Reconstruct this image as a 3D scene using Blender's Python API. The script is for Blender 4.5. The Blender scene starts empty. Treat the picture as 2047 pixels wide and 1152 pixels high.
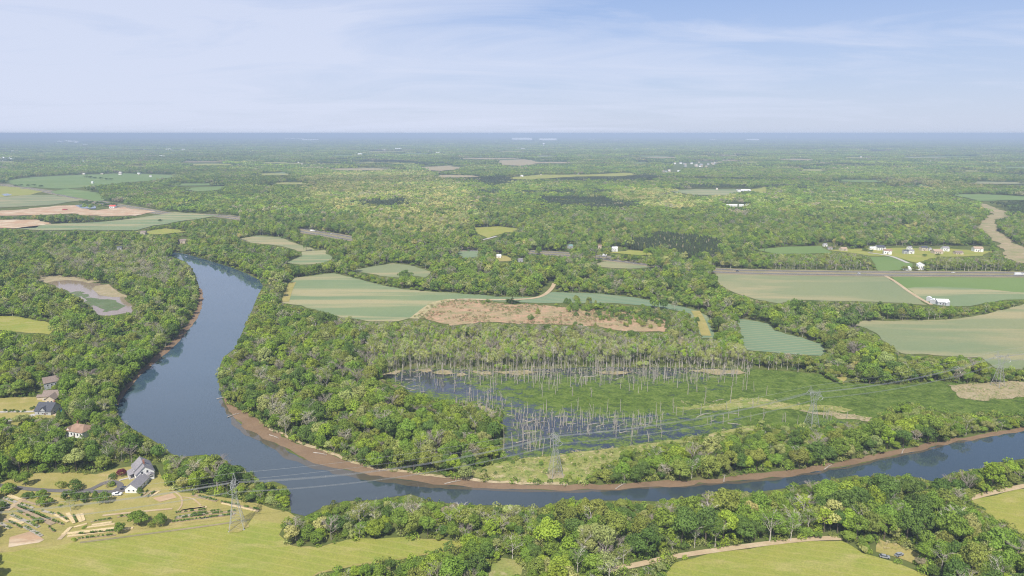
import bpy, math, random
import numpy as np
from mathutils import Vector, Matrix

rnd = random.Random(7)
rng = np.random.default_rng(11)
SC = bpy.context.scene
COL = SC.collection
PI = math.pi

# ------------------------------------------------------------------ camera model
W, HH, FPX, CAMZ = 2047.0, 1152.0, 1365.0, 200.0
PITCH = math.atan((576 - 267) / FPX)
CP, SP = math.cos(PITCH), math.sin(PITCH)

def G(px, py, z=0.0):
    """photo pixel -> the point of the level plane at height z"""
    a = (px - W / 2) / FPX
    b = (py - HH / 2) / FPX
    dy = CP - b * SP
    dz = -SP - b * CP
    t = (z - CAMZ) / dz
    return (a * t, dy * t)

def PX(x, y, z):
    """world point (arrays) -> photo pixel"""
    x = np.asarray(x, float); y = np.asarray(y, float); z = np.asarray(z, float) - CAMZ
    d = y * CP - z * SP
    u = y * SP + z * CP
    d = np.where(d < 1, 1, d)
    return W / 2 + FPX * x / d, HH / 2 - FPX * u / d

def depth_at(y, z=0):
    return y * CP - (z - CAMZ) * SP

def inside(px, py, poly):
    px = np.asarray(px, float); py = np.asarray(py, float)
    r = np.zeros(px.shape, bool)
    n = len(poly)
    xs = [p[0] for p in poly]; ys = [p[1] for p in poly]
    bb = (px >= min(xs)) & (px <= max(xs)) & (py >= min(ys)) & (py <= max(ys))
    if not bb.any():
        return r
    x = px[bb]; y = py[bb]; q = np.zeros(x.shape, bool)
    for i in range(n):
        x0, y0 = poly[i]; x1, y1 = poly[i - 1]
        if y0 == y1:
            continue
        c = ((y0 > y) != (y1 > y)) & (x < (x1 - x0) * (y - y0) / (y1 - y0) + x0)
        q ^= c
    r[bb] = q
    return r

def vnoise(x, y, seed=0):
    x = np.asarray(x, float); y = np.asarray(y, float)
    xi = np.floor(x).astype(np.int64); yi = np.floor(y).astype(np.int64)
    fx = x - xi; fy = y - yi
    fx = fx * fx * (3 - 2 * fx); fy = fy * fy * (3 - 2 * fy)
    def h(a, b):
        n = (a * 374761393 + b * 668265263 + seed * 1442695041) & 0xFFFFFFFF
        n = ((n ^ (n >> 13)) * 1274126177) & 0xFFFFFFFF
        return ((n ^ (n >> 16)) & 0xFFFF) / 65535.0
    return (h(xi, yi) * (1 - fx) + h(xi + 1, yi) * fx) * (1 - fy) + (h(xi, yi + 1) * (1 - fx) + h(xi + 1, yi + 1) * fx) * fy

def fnoise(x, y, seed=0):
    return 0.55 * vnoise(x, y, seed) + 0.3 * vnoise(x * 2.1, y * 2.1, seed + 1) + 0.15 * vnoise(x * 4.3, y * 4.3, seed + 2)

# ------------------------------------------------------------------ materials
def nt(name):
    m = bpy.data.materials.new(name); m.use_nodes = True
    t = m.node_tree
    for n in list(t.nodes):
        t.nodes.remove(n)
    o = t.nodes.new('ShaderNodeOutputMaterial')
    return m, t, o

def N(t, kind, **kw):
    n = t.nodes.new(kind)
    for k, v in kw.items():
        if k.startswith('i_'):
            n.inputs[k[2:].replace('_', ' ')].default_value = v
        else:
            setattr(n, k, v)
    return n

def L(t, a, b):
    t.links.new(a, b)

def c4(c):
    return (c[0], c[1], c[2], 1)

def noise_tex(t, vec, scale, detail=4, rough=0.55, dist=0.0):
    n = N(t, 'ShaderNodeTexNoise')
    n.inputs['Scale'].default_value = scale
    n.inputs['Detail'].default_value = detail
    n.inputs['Roughness'].default_value = rough
    n.inputs['Distortion'].default_value = dist
    L(t, vec, n.inputs['Vector'])
    return n.outputs['Fac']

def ramp(t, fac, stops):
    r = N(t, 'ShaderNodeValToRGB')
    e = r.color_ramp.elements
    while len(e) < len(stops):
        e.new(0.5)
    for i, (p, c) in enumerate(stops):
        e[i].position = p
        e[i].color = c4(c) if len(c) == 3 else c
    L(t, fac, r.inputs['Fac'])
    return r.outputs['Color']

def mixc(t, fac, a, b, mode='MIX'):
    m = N(t, 'ShaderNodeMix', data_type='RGBA', blend_type=mode)
    for s, v in ((m.inputs[0], fac), (m.inputs[6], a), (m.inputs[7], b)):
        if isinstance(v, (tuple, list)):
            s.default_value = c4(v)
        elif isinstance(v, (int, float)):
            s.default_value = v
        else:
            L(t, v, s)
    return m.outputs[2]

def world_vec(t, scale=(1, 1, 1), rot=0.0):
    g = N(t, 'ShaderNodeNewGeometry')
    mp = N(t, 'ShaderNodeMapping')
    mp.inputs['Rotation'].default_value = (0, 0, rot)
    mp.inputs['Scale'].default_value = scale
    L(t, g.outputs['Position'], mp.inputs['Vector'])
    return mp.outputs['Vector']

def flat_mat(name, col, rough=0.7, spec=0.3, var=0.12, scale=0.6, metal=0.0):
    m, t, o = nt(name)
    b = N(t, 'ShaderNodeBsdfPrincipled')
    b.inputs['Roughness'].default_value = rough
    b.inputs['Specular IOR Level'].default_value = spec
    b.inputs['Metallic'].default_value = metal
    v = world_vec(t)
    n = noise_tex(t, v, scale, 3)
    c = ramp(t, n, [(0.25, tuple(x * (1 - var) for x in col)), (0.75, tuple(min(1, x * (1 + var)) for x in col))])
    L(t, c, b.inputs['Base Color'])
    L(t, b.outputs[0], o.inputs[0])
    return m

def ground_mat(name, c1, c2, c3, big=0.02, streak=(1, 1), rot=0.0, fine=0.4, tanpos=(0.5, 0.68), tan_amt=1.0, fineamt=0.25, lines=0.0, line_scale=0.25):
    """soil or crop: two greens in broad patches, c3 in streaks, a fine grain"""
    m, t, o = nt(name)
    b = N(t, 'ShaderNodeBsdfPrincipled')
    b.inputs['Roughness'].default_value = 0.9
    b.inputs['Specular IOR Level'].default_value = 0.1
    v = world_vec(t)
    vs = world_vec(t, (streak[0], streak[1], 1), rot)
    n1 = noise_tex(t, v, big, 4, 0.55)
    base = ramp(t, n1, [(0.32, c1), (0.68, c2)])
    n2 = noise_tex(t, vs, big * 1.3, 5, 0.6, 0.3)
    f2 = ramp(t, n2, [(tanpos[0], (0, 0, 0)), (tanpos[1], (tan_amt,) * 3)])
    c = mixc(t, f2, base, c3)
    n3 = noise_tex(t, v, fine, 6, 0.7)
    g = ramp(t, n3, [(0.25, (1 - fineamt,) * 3), (0.75, (1 + fineamt,) * 3)])
    c = mixc(t, 1.0, c, g, 'MULTIPLY')
    if lines > 0:
        w = N(t, 'ShaderNodeTexWave')
        w.inputs['Scale'].default_value = line_scale
        w.inputs['Distortion'].default_value = 0.6
        w.inputs['Detail'].default_value = 2
        L(t, world_vec(t, (1, 1, 1), rot + PI / 2), w.inputs['Vector'])
        lf = ramp(t, w.outputs['Fac'], [(0.86, (0, 0, 0)), (0.97, (lines,) * 3)])
        c = mixc(t, lf, c, c3)
    L(t, c, b.inputs['Base Color'])
    L(t, b.outputs[0], o.inputs[0])
    return m

def leaf_mat(name, trans=0.5):
    m, t, o = nt(name)
    at = N(t, 'ShaderNodeAttribute', attribute_type='INSTANCER', attribute_name='tint')
    av = N(t, 'ShaderNodeAttribute', attribute_type='GEOMETRY', attribute_name='v')
    mul = N(t, 'ShaderNodeVectorMath', operation='SCALE')
    L(t, at.outputs['Vector'], mul.inputs[0]); L(t, av.outputs['Fac'], mul.inputs['Scale'])
    d = N(t, 'ShaderNodeBsdfDiffuse'); tr = N(t, 'ShaderNodeBsdfTranslucent')
    L(t, mul.outputs[0], d.inputs['Color'])
    # a leaf reflects some light and lets some through
    half = N(t, 'ShaderNodeVectorMath', operation='SCALE'); L(t, mul.outputs[0], half.inputs[0]); half.inputs['Scale'].default_value = trans
    L(t, half.outputs[0], tr.inputs['Color'])
    mx = N(t, 'ShaderNodeAddShader')
    L(t, d.outputs[0], mx.inputs[0]); L(t, tr.outputs[0], mx.inputs[1])
    L(t, mx.outputs[0], o.inputs[0])
    return m

M_LEAF = leaf_mat('leaves')
M_BARK = flat_mat('bark', (0.16, 0.13, 0.10), 0.9, 0.1, 0.3, 2.0)
M_PALE = flat_mat('pale_bark', (0.56, 0.51, 0.44), 0.9, 0.1, 0.25, 2.0)
M_TWIG = flat_mat('grey_twigs', (0.34, 0.29, 0.25), 0.9, 0.1, 0.25, 0.3)
M_SNAG = flat_mat('weathered_wood', (0.39, 0.35, 0.30), 0.9, 0.1, 0.35, 0.7)

# ------------------------------------------------------------------ mesh helpers
class MB:
    def __init__(self):
        self.v = []; self.f = []; self.mi = []
    def quad(self, a, b, c, d, m=0):
        n = len(self.v); self.v += [a, b, c, d]; self.f.append((n, n + 1, n + 2, n + 3)); self.mi.append(m)
    def poly(self, pts, m=0):
        n = len(self.v); self.v += list(pts); self.f.append(tuple(range(n, n + len(pts)))); self.mi.append(m)
    def box(self, c, s, rz=0.0, m=0, origin=(0, 0)):
        ca, sa = math.cos(rz), math.sin(rz)
        n = len(self.v)
        for dz in (-1, 1):
            for dx, dy in ((-1, -1), (1, -1), (1, 1), (-1, 1)):
                x, y = dx * s[0] / 2, dy * s[1] / 2
                self.v.append((c[0] + x * ca - y * sa, c[1] + x * sa + y * ca, c[2] + dz * s[2] / 2))
        for f in ((0, 3, 2, 1), (4, 5, 6, 7), (0, 1, 5, 4), (1, 2, 6, 5), (2, 3, 7, 6), (3, 0, 4, 7)):
            self.f.append(tuple(n + i for i in f)); self.mi.append(m)
    def bar(self, a, b, r0, r1=None, sides=4, m=0, cap=True):
        r1 = r0 if r1 is None else r1
        a = Vector(a); b = Vector(b); d = (b - a)
        if d.length < 1e-6:
            return
        d.normalize()
        u = d.orthogonal().normalized(); w = d.cross(u)
        n = len(self.v)
        for p, r in ((a, r0), (b, r1)):
            for k in range(sides):
                an = 2 * PI * k / sides
                self.v.append(tuple(p + u * (r * math.cos(an)) + w * (r * math.sin(an))))
        for k in range(sides):
            k2 = (k + 1) % sides
            self.f.append((n + k, n + k2, n + sides + k2, n + sides + k)); self.mi.append(m)
        if cap:
            self.f.append(tuple(n + sides + k for k in range(sides))); self.mi.append(m)
            self.f.append(tuple(n + k for k in reversed(range(sides)))); self.mi.append(m)
    def tube(self, pts, rad, sides=5, m=0):
        for i in range(len(pts) - 1):
            r0 = rad[i] if isinstance(rad, (list, tuple)) else rad
            r1 = rad[i + 1] if isinstance(rad, (list, tuple)) else rad
            self.bar(pts[i], pts[i + 1], r0, r1, sides, m, cap=(i == len(pts) - 2))
    def mesh(self, name, mats):
        me = bpy.data.meshes.new(name)
        me.from_pydata([tuple(p) for p in self.v], [], self.f)
        for m in mats:
            me.materials.append(m)
        if len(mats) > 1:
            me.polygons.foreach_set('material_index', self.mi)
        me.update()
        return me

def link(o, parent=None):
    COL.objects.link(o)
    if parent is not None:
        o.parent = parent
    return o

def mobj(name, me, parent=None, loc=None, rz=0.0):
    o = bpy.data.objects.new(name, me)
    if loc is not None:
        o.location = loc
    o.rotation_euler = (0, 0, rz)
    return link(o, parent)

def tag(o, label=None, cat=None, group=None, kind=None):
    for k, v in (('label', label), ('category', cat), ('group', group), ('kind', kind)):
        if v:
            o[k] = v
    return o

def empty(name, loc, rz=0.0):
    o = bpy.data.objects.new(name, None)
    o.empty_display_size = 0.5
    o.location = loc; o.rotation_euler = (0, 0, rz)
    return link(o)

# ------------------------------------------------------------------ level sheets (ground, fields, water)
def smooth_closed(pts, step, jag, seed, smooth=True):
    out = []
    n = len(pts)
    for i in range(n):
        p0, p1, p2, p3 = (pts[(i + k - 1) % n] for k in range(4))
        ln = math.hypot(p2[0] - p1[0], p2[1] - p1[1])
        k = max(1, min(60, int(ln / step)))
        # a sharp corner keeps straight sides
        for j in range(k):
            t = j / k
            if smooth:
                x = 0.5 * (2 * p1[0] + (-p0[0] + p2[0]) * t + (2 * p0[0] - 5 * p1[0] + 4 * p2[0] - p3[0]) * t * t + (-p0[0] + 3 * p1[0] - 3 * p2[0] + p3[0]) * t ** 3)
                y = 0.5 * (2 * p1[1] + (-p0[1] + p2[1]) * t + (2 * p0[1] - 5 * p1[1] + 4 * p2[1] - p3[1]) * t * t + (-p0[1] + 3 * p1[1] - 3 * p2[1] + p3[1]) * t ** 3)
            else:
                x = p1[0] + (p2[0] - p1[0]) * t; y = p1[1] + (p2[1] - p1[1]) * t
            out.append((x, y))
    if jag > 0:
        a = np.array(out)
        s = step * 2.2
        nx = fnoise(a[:, 0] / s, a[:, 1] / s, seed) - 0.5
        ny = fnoise(a[:, 0] / s, a[:, 1] / s, seed + 9) - 0.5
        a[:, 0] += nx * 2 * jag; a[:, 1] += ny * 2 * jag
        out = [tuple(p) for p in a]
    return out

def sheet(name, poly, z, mat, jag=1.0, step=None, smooth=False, kind='structure', label=None):
    w = [G(*p) for p in poly]
    far = max(1.0, min(q[1] for q in w) / 400.0)
    step = step or 4.0 * far
    pts = smooth_closed(w, step, jag * far, len(bpy.data.meshes), smooth)
    cx = sum(p[0] for p in pts) / len(pts); cy = sum(p[1] for p in pts) / len(pts)
    me = bpy.data.meshes.new(name)
    me.from_pydata([(p[0] - cx, p[1] - cy, 0) for p in pts], [], [tuple(range(len(pts)))])
    me.update()
    if me.polygons[0].normal.z < 0:
        me.flip_normals()
    me.materials.append(mat)
    o = mobj(name, me, None, (cx, cy, z))
    tag(o, label=label, kind=kind)
    return o

def ribbon(name, line, width, z, mat, kind='structure', smooth=True, px=True, offset=0.0, jag=0.0):
    w = [G(*p) for p in line] if px else line
    pts = []
    n = len(w)
    for i in range(n - 1):
        p0 = w[max(0, i - 1)]; p1 = w[i]; p2 = w[i + 1]; p3 = w[min(n - 1, i + 2)]
        k = max(2, min(40, int(math.hypot(p2[0] - p1[0], p2[1] - p1[1]) / max(3.0, p1[1] / 120))))
        for j in range(k):
            t = j / k
            pts.append(tuple(0.5 * (2 * p1[c] + (-p0[c] + p2[c]) * t + (2 * p0[c] - 5 * p1[c] + 4 * p2[c] - p3[c]) * t * t + (-p0[c] + 3 * p1[c] - 3 * p2[c] + p3[c]) * t ** 3) for c in (0, 1)))
    pts.append(w[-1])
    mb = MB(); prev = None
    for i, p in enumerate(pts):
        a = pts[max(0, i - 1)]; b = pts[min(len(pts) - 1, i + 1)]
        dx, dy = b[0] - a[0], b[1] - a[1]; l = math.hypot(dx, dy) or 1
        nx, ny = -dy / l, dx / l
        h = width / 2 + (rnd.uniform(-jag, jag) if jag else 0)
        q = ((p[0] + nx * (h + offset), p[1] + ny * (h + offset), z), (p[0] - nx * (h - offset), p[1] - ny * (h - offset), z))
        if prev:
            mb.quad(prev[0], prev[1], q[1], q[0])
        prev = q
    me = mb.mesh(name, [mat])
    if me.polygons[0].normal.z < 0:
        me.flip_normals()
    o = mobj(name, me)
    tag(o, kind=kind)
    return o, pts

HAZE = 1.1e-4
# ------------------------------------------------------------------ camera, sun, sky, air
cam = bpy.data.cameras.new('camera')
cam.sensor_width = 36.0
cam.lens = 36.0 * FPX / W
cam.clip_start = 1.0
cam.clip_end = 300000.0
co = bpy.data.objects.new('camera', cam); COL.objects.link(co)
co.location = (0, 0, CAMZ)
co.rotation_euler = (PI / 2 - PITCH, 0, 0)
SC.camera = co

SUN_EL, SUN_AZ = math.radians(52), math.radians(194)   # azimuth clockwise from +Y (the view direction)
sdir = Vector((math.sin(SUN_AZ) * math.cos(SUN_EL), math.cos(SUN_AZ) * math.cos(SUN_EL), math.sin(SUN_EL)))
sl = bpy.data.lights.new('sun', 'SUN'); sl.energy = 4.6; sl.angle = math.radians(0.5); sl.color = (1.0, 0.95, 0.87)
so = bpy.data.objects.new('sun', sl); COL.objects.link(so)
so.rotation_euler = (-sdir).to_track_quat('-Z', 'Y').to_euler()
so.location = (0, -200, 600)

wd = bpy.data.worlds.new('World'); SC.world = wd; wd.use_nodes = True
t = wd.node_tree
for n in list(t.nodes):
    t.nodes.remove(n)
wo = N(t, 'ShaderNodeOutputWorld'); bg = N(t, 'ShaderNodeBackground')
sky = N(t, 'ShaderNodeTexSky', sky_type='NISHITA')
sky.sun_disc = False; sky.sun_elevation = SUN_EL; sky.sun_rotation = SUN_AZ
sky.air_density = 1.0; sky.dust_density = 0.6; sky.ozone_density = 3.0; sky.altitude = 0
bg.inputs['Strength'].default_value = 0.092
tc = N(t, 'ShaderNodeTexCoord')
sp = N(t, 'ShaderNodeSeparateXYZ'); L(t, tc.outputs['Generated'], sp.inputs[0])
def mth(op, a, b=None, clamp=False):
    m = N(t, 'ShaderNodeMath', operation=op); m.use_clamp = clamp
    for s, v in ((m.inputs[0], a), (m.inputs[1], b)):
        if v is None: continue
        if isinstance(v, (int, float)): s.default_value = v
        else: L(t, v, s)
    return m.outputs[0]
# high thin cirrus: noise on a level cloud deck above the scene
zz = mth('MAXIMUM', mth('ADD', sp.outputs[2], 0.11), 0.02)
ux = mth('DIVIDE', sp.outputs[0], zz); uy = mth('DIVIDE', sp.outputs[1], zz)
cb = N(t, 'ShaderNodeCombineXYZ'); L(t, ux, cb.inputs[0]); L(t, uy, cb.inputs[1])
def cloud(scale, loc, rotd, sc, det, rough, dist):
    m_ = N(t, 'ShaderNodeMapping'); m_.inputs['Rotation'].default_value = (0, 0, math.radians(rotd)); m_.inputs['Scale'].default_value = scale; m_.inputs['Location'].default_value = loc
    L(t, cb.outputs[0], m_.inputs['Vector'])
    return noise_tex(t, m_.outputs[0], sc, det, rough, dist)
n1 = cloud((0.5, 1.0, 1), (2.3, 0.4, 0), -34, 0.9, 8, 0.62, 1.1)
n2 = cloud((0.5, 0.45, 1), (5.1, 1.7, 0), 20, 0.55, 3, 0.5, 0.4)
# more veil towards the west (left of the view), thinning to the east
bias = mth('MULTIPLY', sp.outputs[0], -0.30)
cov = mth('ADD', mth('ADD', mth('MULTIPLY', n1, 0.85), mth('MULTIPLY', n2, 0.55)), bias)
cm = ramp(t, cov, [(0.54, (0, 0, 0)), (0.68, (0.5, 0.5, 0.5)), (0.86, (1, 1, 1))])
cm2 = N(t, 'ShaderNodeRGBToBW'); L(t, cm, cm2.inputs[0])
# pale band of thick air close to the horizon, blue above it
hz = mth('SUBTRACT', 1.0, mth('DIVIDE', sp.outputs[2], 0.20), True)
SKY_TINT = mixc(t, 1.0, sky.outputs[0], (0.84, 0.88, 0.98), 'MULTIPLY')
low = mixc(t, mth('POWER', hz, 0.9), (3.5, 4.75, 8.0), (5.75, 6.35, 7.9))
up = mth('MULTIPLY', mth('SUBTRACT', 1.0, mth('DIVIDE', sp.outputs[2], 0.6), True), 0.85)
base = mixc(t, up, SKY_TINT, low)
fin = mixc(t, mth('MULTIPLY', cm2.outputs[0], 0.80), base, (6.35, 6.85, 8.35))
L(t, fin, bg.inputs['Color'])
L(t, bg.outputs[0], wo.inputs[0])

vs = SC.view_settings
SC.display_settings.display_device = 'sRGB'
vs.view_transform = 'Standard'; vs.look = 'None'; vs.exposure = 0.28; vs.gamma = 1.0; vs.use_curve_mapping = False
cy = SC.cycles
cy.max_bounces = 5; cy.diffuse_bounces = 2; cy.glossy_bounces = 2; cy.transmission_bounces = 2; cy.volume_bounces = 0; cy.transparent_max_bounces = 4
cy.caustics_reflective = False; cy.caustics_refractive = False
cy.use_denoising = True; cy.filter_width = 1.15
try:
    cy.denoiser = 'OPENIMAGEDENOISE'; cy.denoising_input_passes = 'RGB_ALBEDO_NORMAL'; cy.denoising_prefilter = 'NONE'
except Exception:
    pass
SC.render.film_transparent = False

FAR = 70000.0
# ground: one sheet, cells growing with distance
def make_ground():
    ys = [-400, 0, 300, 600, 1000, 1600, 2500, 4000, 6500, 10000, 16000, 26000, 42000, FAR]
    xs = sorted({s * v for v in (0, 300, 600, 1000, 1600, 2500, 4000, 6500, 10000, 16000, 26000, 42000, FAR) for s in (-1, 1)})
    mb = MB()
    vid = {}
    for x in xs:
        for y in ys:
            vid[(x, y)] = len(mb.v); mb.v.append((x, y, 0))
    for i in range(len(xs) - 1):
        for j in range(len(ys) - 1):
            mb.f.append((vid[(xs[i], ys[j])], vid[(xs[i + 1], ys[j])], vid[(xs[i + 1], ys[j + 1])], vid[(xs[i], ys[j + 1])])); mb.mi.append(0)
    m, t, o = nt('forest_floor')
    b = N(t, 'ShaderNodeBsdfDiffuse')
    v = world_vec(t)
    n1 = noise_tex(t, v, 0.05, 5, 0.6)
    near = ramp(t, n1, [(0.3, (0.075, 0.105, 0.028)), (0.55, (0.12, 0.14, 0.042)), (0.75, (0.17, 0.155, 0.065))])
    vf = world_vec(t, (1.0, 0.45, 1))
    n2 = noise_tex(t, vf, 0.00035, 8, 0.70)
    far = ramp(t, n2, [(0.28, (0.035, 0.06, 0.03)), (0.45, (0.08, 0.12, 0.05)), (0.56, (0.15, 0.18, 0.08)), (0.66, (0.42, 0.38, 0.27))])
    g = N(t, 'ShaderNodeNewGeometry'); s = N(t, 'ShaderNodeSeparateXYZ'); L(t, g.outputs['Position'], s.inputs[0])
    mr = N(t, 'ShaderNodeMapRange'); mr.inputs[1].default_value = 2500; mr.inputs[2].default_value = 6000
    L(t, s.outputs[1], mr.inputs[0])
    L(t, mixc(t, mr.outputs[0], near, far), b.inputs['Color'])
    L(t, b.outputs[0], o.inputs[0])
    tag(mobj('ground', mb.mesh('ground', [m])), kind='structure')
make_ground()

def make_haze(density):
    m, t, o = nt('haze')
    p = N(t, 'ShaderNodeVolumePrincipled')
    p.inputs['Color'].default_value = (0.50, 0.62, 0.80, 1)
    p.inputs['Density'].default_value = density
    p.inputs['Anisotropy'].default_value = -0.2
    L(t, p.outputs[0], o.inputs['Volume'])
    mb = MB(); mb.box((0, FAR / 2 - 250, 104), (2 * FAR + 600, FAR + 900, 210))
    h = tag(mobj('haze', mb.mesh('haze', [m])), kind='stuff')
make_haze(HAZE)
# ------------------------------------------------------------------ the land, outlined on the photograph and laid on the ground
WHEAT = ground_mat('wheat', (0.165, 0.222, 0.112), (0.205, 0.25, 0.122), (0.37, 0.32, 0.175), 0.010, (0.25, 2.2), math.radians(9), 0.5, (0.47, 0.60), 0.8, 0.12)
WHEAT_TAN = ground_mat('thin_wheat', (0.185, 0.225, 0.115), (0.235, 0.25, 0.125), (0.37, 0.31, 0.17), 0.006, (0.5, 2.2), math.radians(-6), 0.4, (0.46, 0.64), 0.85, 0.12)
WHEAT_BLUE = ground_mat('blue_wheat', (0.145, 0.215, 0.128), (0.175, 0.24, 0.135), (0.34, 0.30, 0.16), 0.008, (0.5, 2.0), math.radians(-14), 0.5, (0.58, 0.75), 0.6, 0.10, 0.55, 0.045)
GREENF = ground_mat('green_crop', (0.135, 0.205, 0.058), (0.165, 0.232, 0.074), (0.30, 0.31, 0.13), 0.006, (0.4, 2.2), 0.0, 0.4, (0.55, 0.75), 0.6, 0.12)
MEADOW = ground_mat('meadow', (0.225, 0.262, 0.048), (0.295, 0.284, 0.064), (0.40, 0.335, 0.14), 0.035, (0.8, 2.0), math.radians(15), 1.3, (0.52, 0.74), 0.75, 0.30, 0.22, 0.06)
LAWN = ground_mat('dry_lawn', (0.27, 0.25, 0.070), (0.35, 0.295, 0.105), (0.44, 0.34, 0.165), 0.05, (1, 1.6), 0.3, 1.2, (0.52, 0.72), 0.7, 0.22)
STRAW = ground_mat('straw_grass', (0.19, 0.24, 0.05), (0.30, 0.275, 0.10), (0.43, 0.35, 0.20), 0.06, (1, 1.6), 0.0, 0.8, (0.54, 0.68), 0.85, 0.32)
SCRUB = ground_mat('rusty_scrub', (0.37, 0.265, 0.155), (0.26, 0.235, 0.11), (0.44, 0.28, 0.175), 0.05, (1, 1.4), 0.0, 0.5, (0.45, 0.62), 0.9, 0.3)
CORR = ground_mat('cleared_strip', (0.35, 0.275, 0.165), (0.23, 0.235, 0.10), (0.42, 0.31, 0.20), 0.025, (1, 1.6), 0.0, 0.3, (0.50, 0.66), 0.8, 0.25)
DIRT = ground_mat('dirt', (0.48, 0.38, 0.24), (0.42, 0.31, 0.19), (0.55, 0.45, 0.31), 0.08, (1, 1), 0.0, 1.0, (0.5, 0.7), 0.8, 0.15)
CLAY = ground_mat('red_clay', (0.46, 0.28, 0.17), (0.42, 0.32, 0.20), (0.58, 0.48, 0.34), 0.02, (1, 2), 0.0, 0.2, (0.5, 0.62), 0.9, 0.2)
MUD = ground_mat('river_mud', (0.195, 0.130, 0.078), (0.24, 0.165, 0.10), (0.15, 0.105, 0.066), 0.06, (1, 1), 0.3, 0.7, (0.55, 0.75), 0.7, 0.15)
BANK = ground_mat('bank_sand', (0.50, 0.40, 0.26), (0.36, 0.29, 0.16), (0.22, 0.21, 0.08), 0.25, (1, 1), 0.0, 0.9, (0.55, 0.68), 0.9, 0.25)
REED = ground_mat('dry_reeds', (0.36, 0.29, 0.17), (0.27, 0.24, 0.13), (0.42, 0.34, 0.23), 0.08, (1, 1), 0.0, 1.2, (0.5, 0.7), 0.8, 0.3)
ASPH = ground_mat('asphalt', (0.13, 0.12, 0.115), (0.16, 0.15, 0.14), (0.19, 0.175, 0.16), 0.05, (1, 1), 0.0, 1.0, (0.5, 0.7), 0.6, 0.1)
VERGE = ground_mat('road_verge', (0.27, 0.22, 0.13), (0.22, 0.21, 0.10), (0.34, 0.27, 0.17), 0.02, (1, 1), 0.0, 0.4, (0.5, 0.7), 0.8, 0.2)
CONCR = flat_mat('concrete', (0.45, 0.42, 0.38), 0.85, 0.2, 0.1)

def water_mat(name, body, body2, rough=0.06, bump=0.06, scale=0.35, ior=1.40):
    m, t, o = nt(name)
    b = N(t, 'ShaderNodeBsdfPrincipled')
    b.inputs['Roughness'].default_value = rough
    b.inputs['IOR'].default_value = ior
    n = noise_tex(t, world_vec(t, (0.6, 1.0, 1)), 0.012, 4, 0.55, 0.4)
    L(t, ramp(t, n, [(0.35, body), (0.65, body2)]), b.inputs['Base Color'])
    bp = N(t, 'ShaderNodeBump'); bp.inputs['Strength'].default_value = bump; bp.inputs['Distance'].default_value = 0.3
    L(t, noise_tex(t, world_vec(t, (1, 1.5, 1)), scale, 3, 0.6), bp.inputs['Height'])
    L(t, bp.outputs[0], b.inputs['Normal'])
    L(t, b.outputs[0], o.inputs[0])
    return m
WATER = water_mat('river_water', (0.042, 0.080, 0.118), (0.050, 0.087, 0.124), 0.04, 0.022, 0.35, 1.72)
def silt_and_sky_blue(m):
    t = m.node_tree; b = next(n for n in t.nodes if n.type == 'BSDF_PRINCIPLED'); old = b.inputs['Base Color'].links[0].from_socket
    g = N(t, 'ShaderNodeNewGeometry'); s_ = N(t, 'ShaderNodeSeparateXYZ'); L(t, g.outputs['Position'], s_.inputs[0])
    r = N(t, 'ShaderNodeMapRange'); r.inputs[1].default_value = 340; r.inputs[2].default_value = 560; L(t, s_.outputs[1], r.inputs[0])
    L(t, mixc(t, r.outputs[0], (0.040, 0.056, 0.064), old), b.inputs['Base Color'])  # silty grey near; blue of reflected sky painted into the body farther off
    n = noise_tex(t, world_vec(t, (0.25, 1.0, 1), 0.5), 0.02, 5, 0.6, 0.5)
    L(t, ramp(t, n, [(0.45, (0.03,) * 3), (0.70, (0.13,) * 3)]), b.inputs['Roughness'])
silt_and_sky_blue(WATER)
POND = water_mat('pond_water', (0.25, 0.18, 0.13), (0.30, 0.23, 0.17), 0.10, 0.03)
FARWATER = water_mat('far_water', (0.10, 0.13, 0.16), (0.12, 0.15, 0.18))

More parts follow.
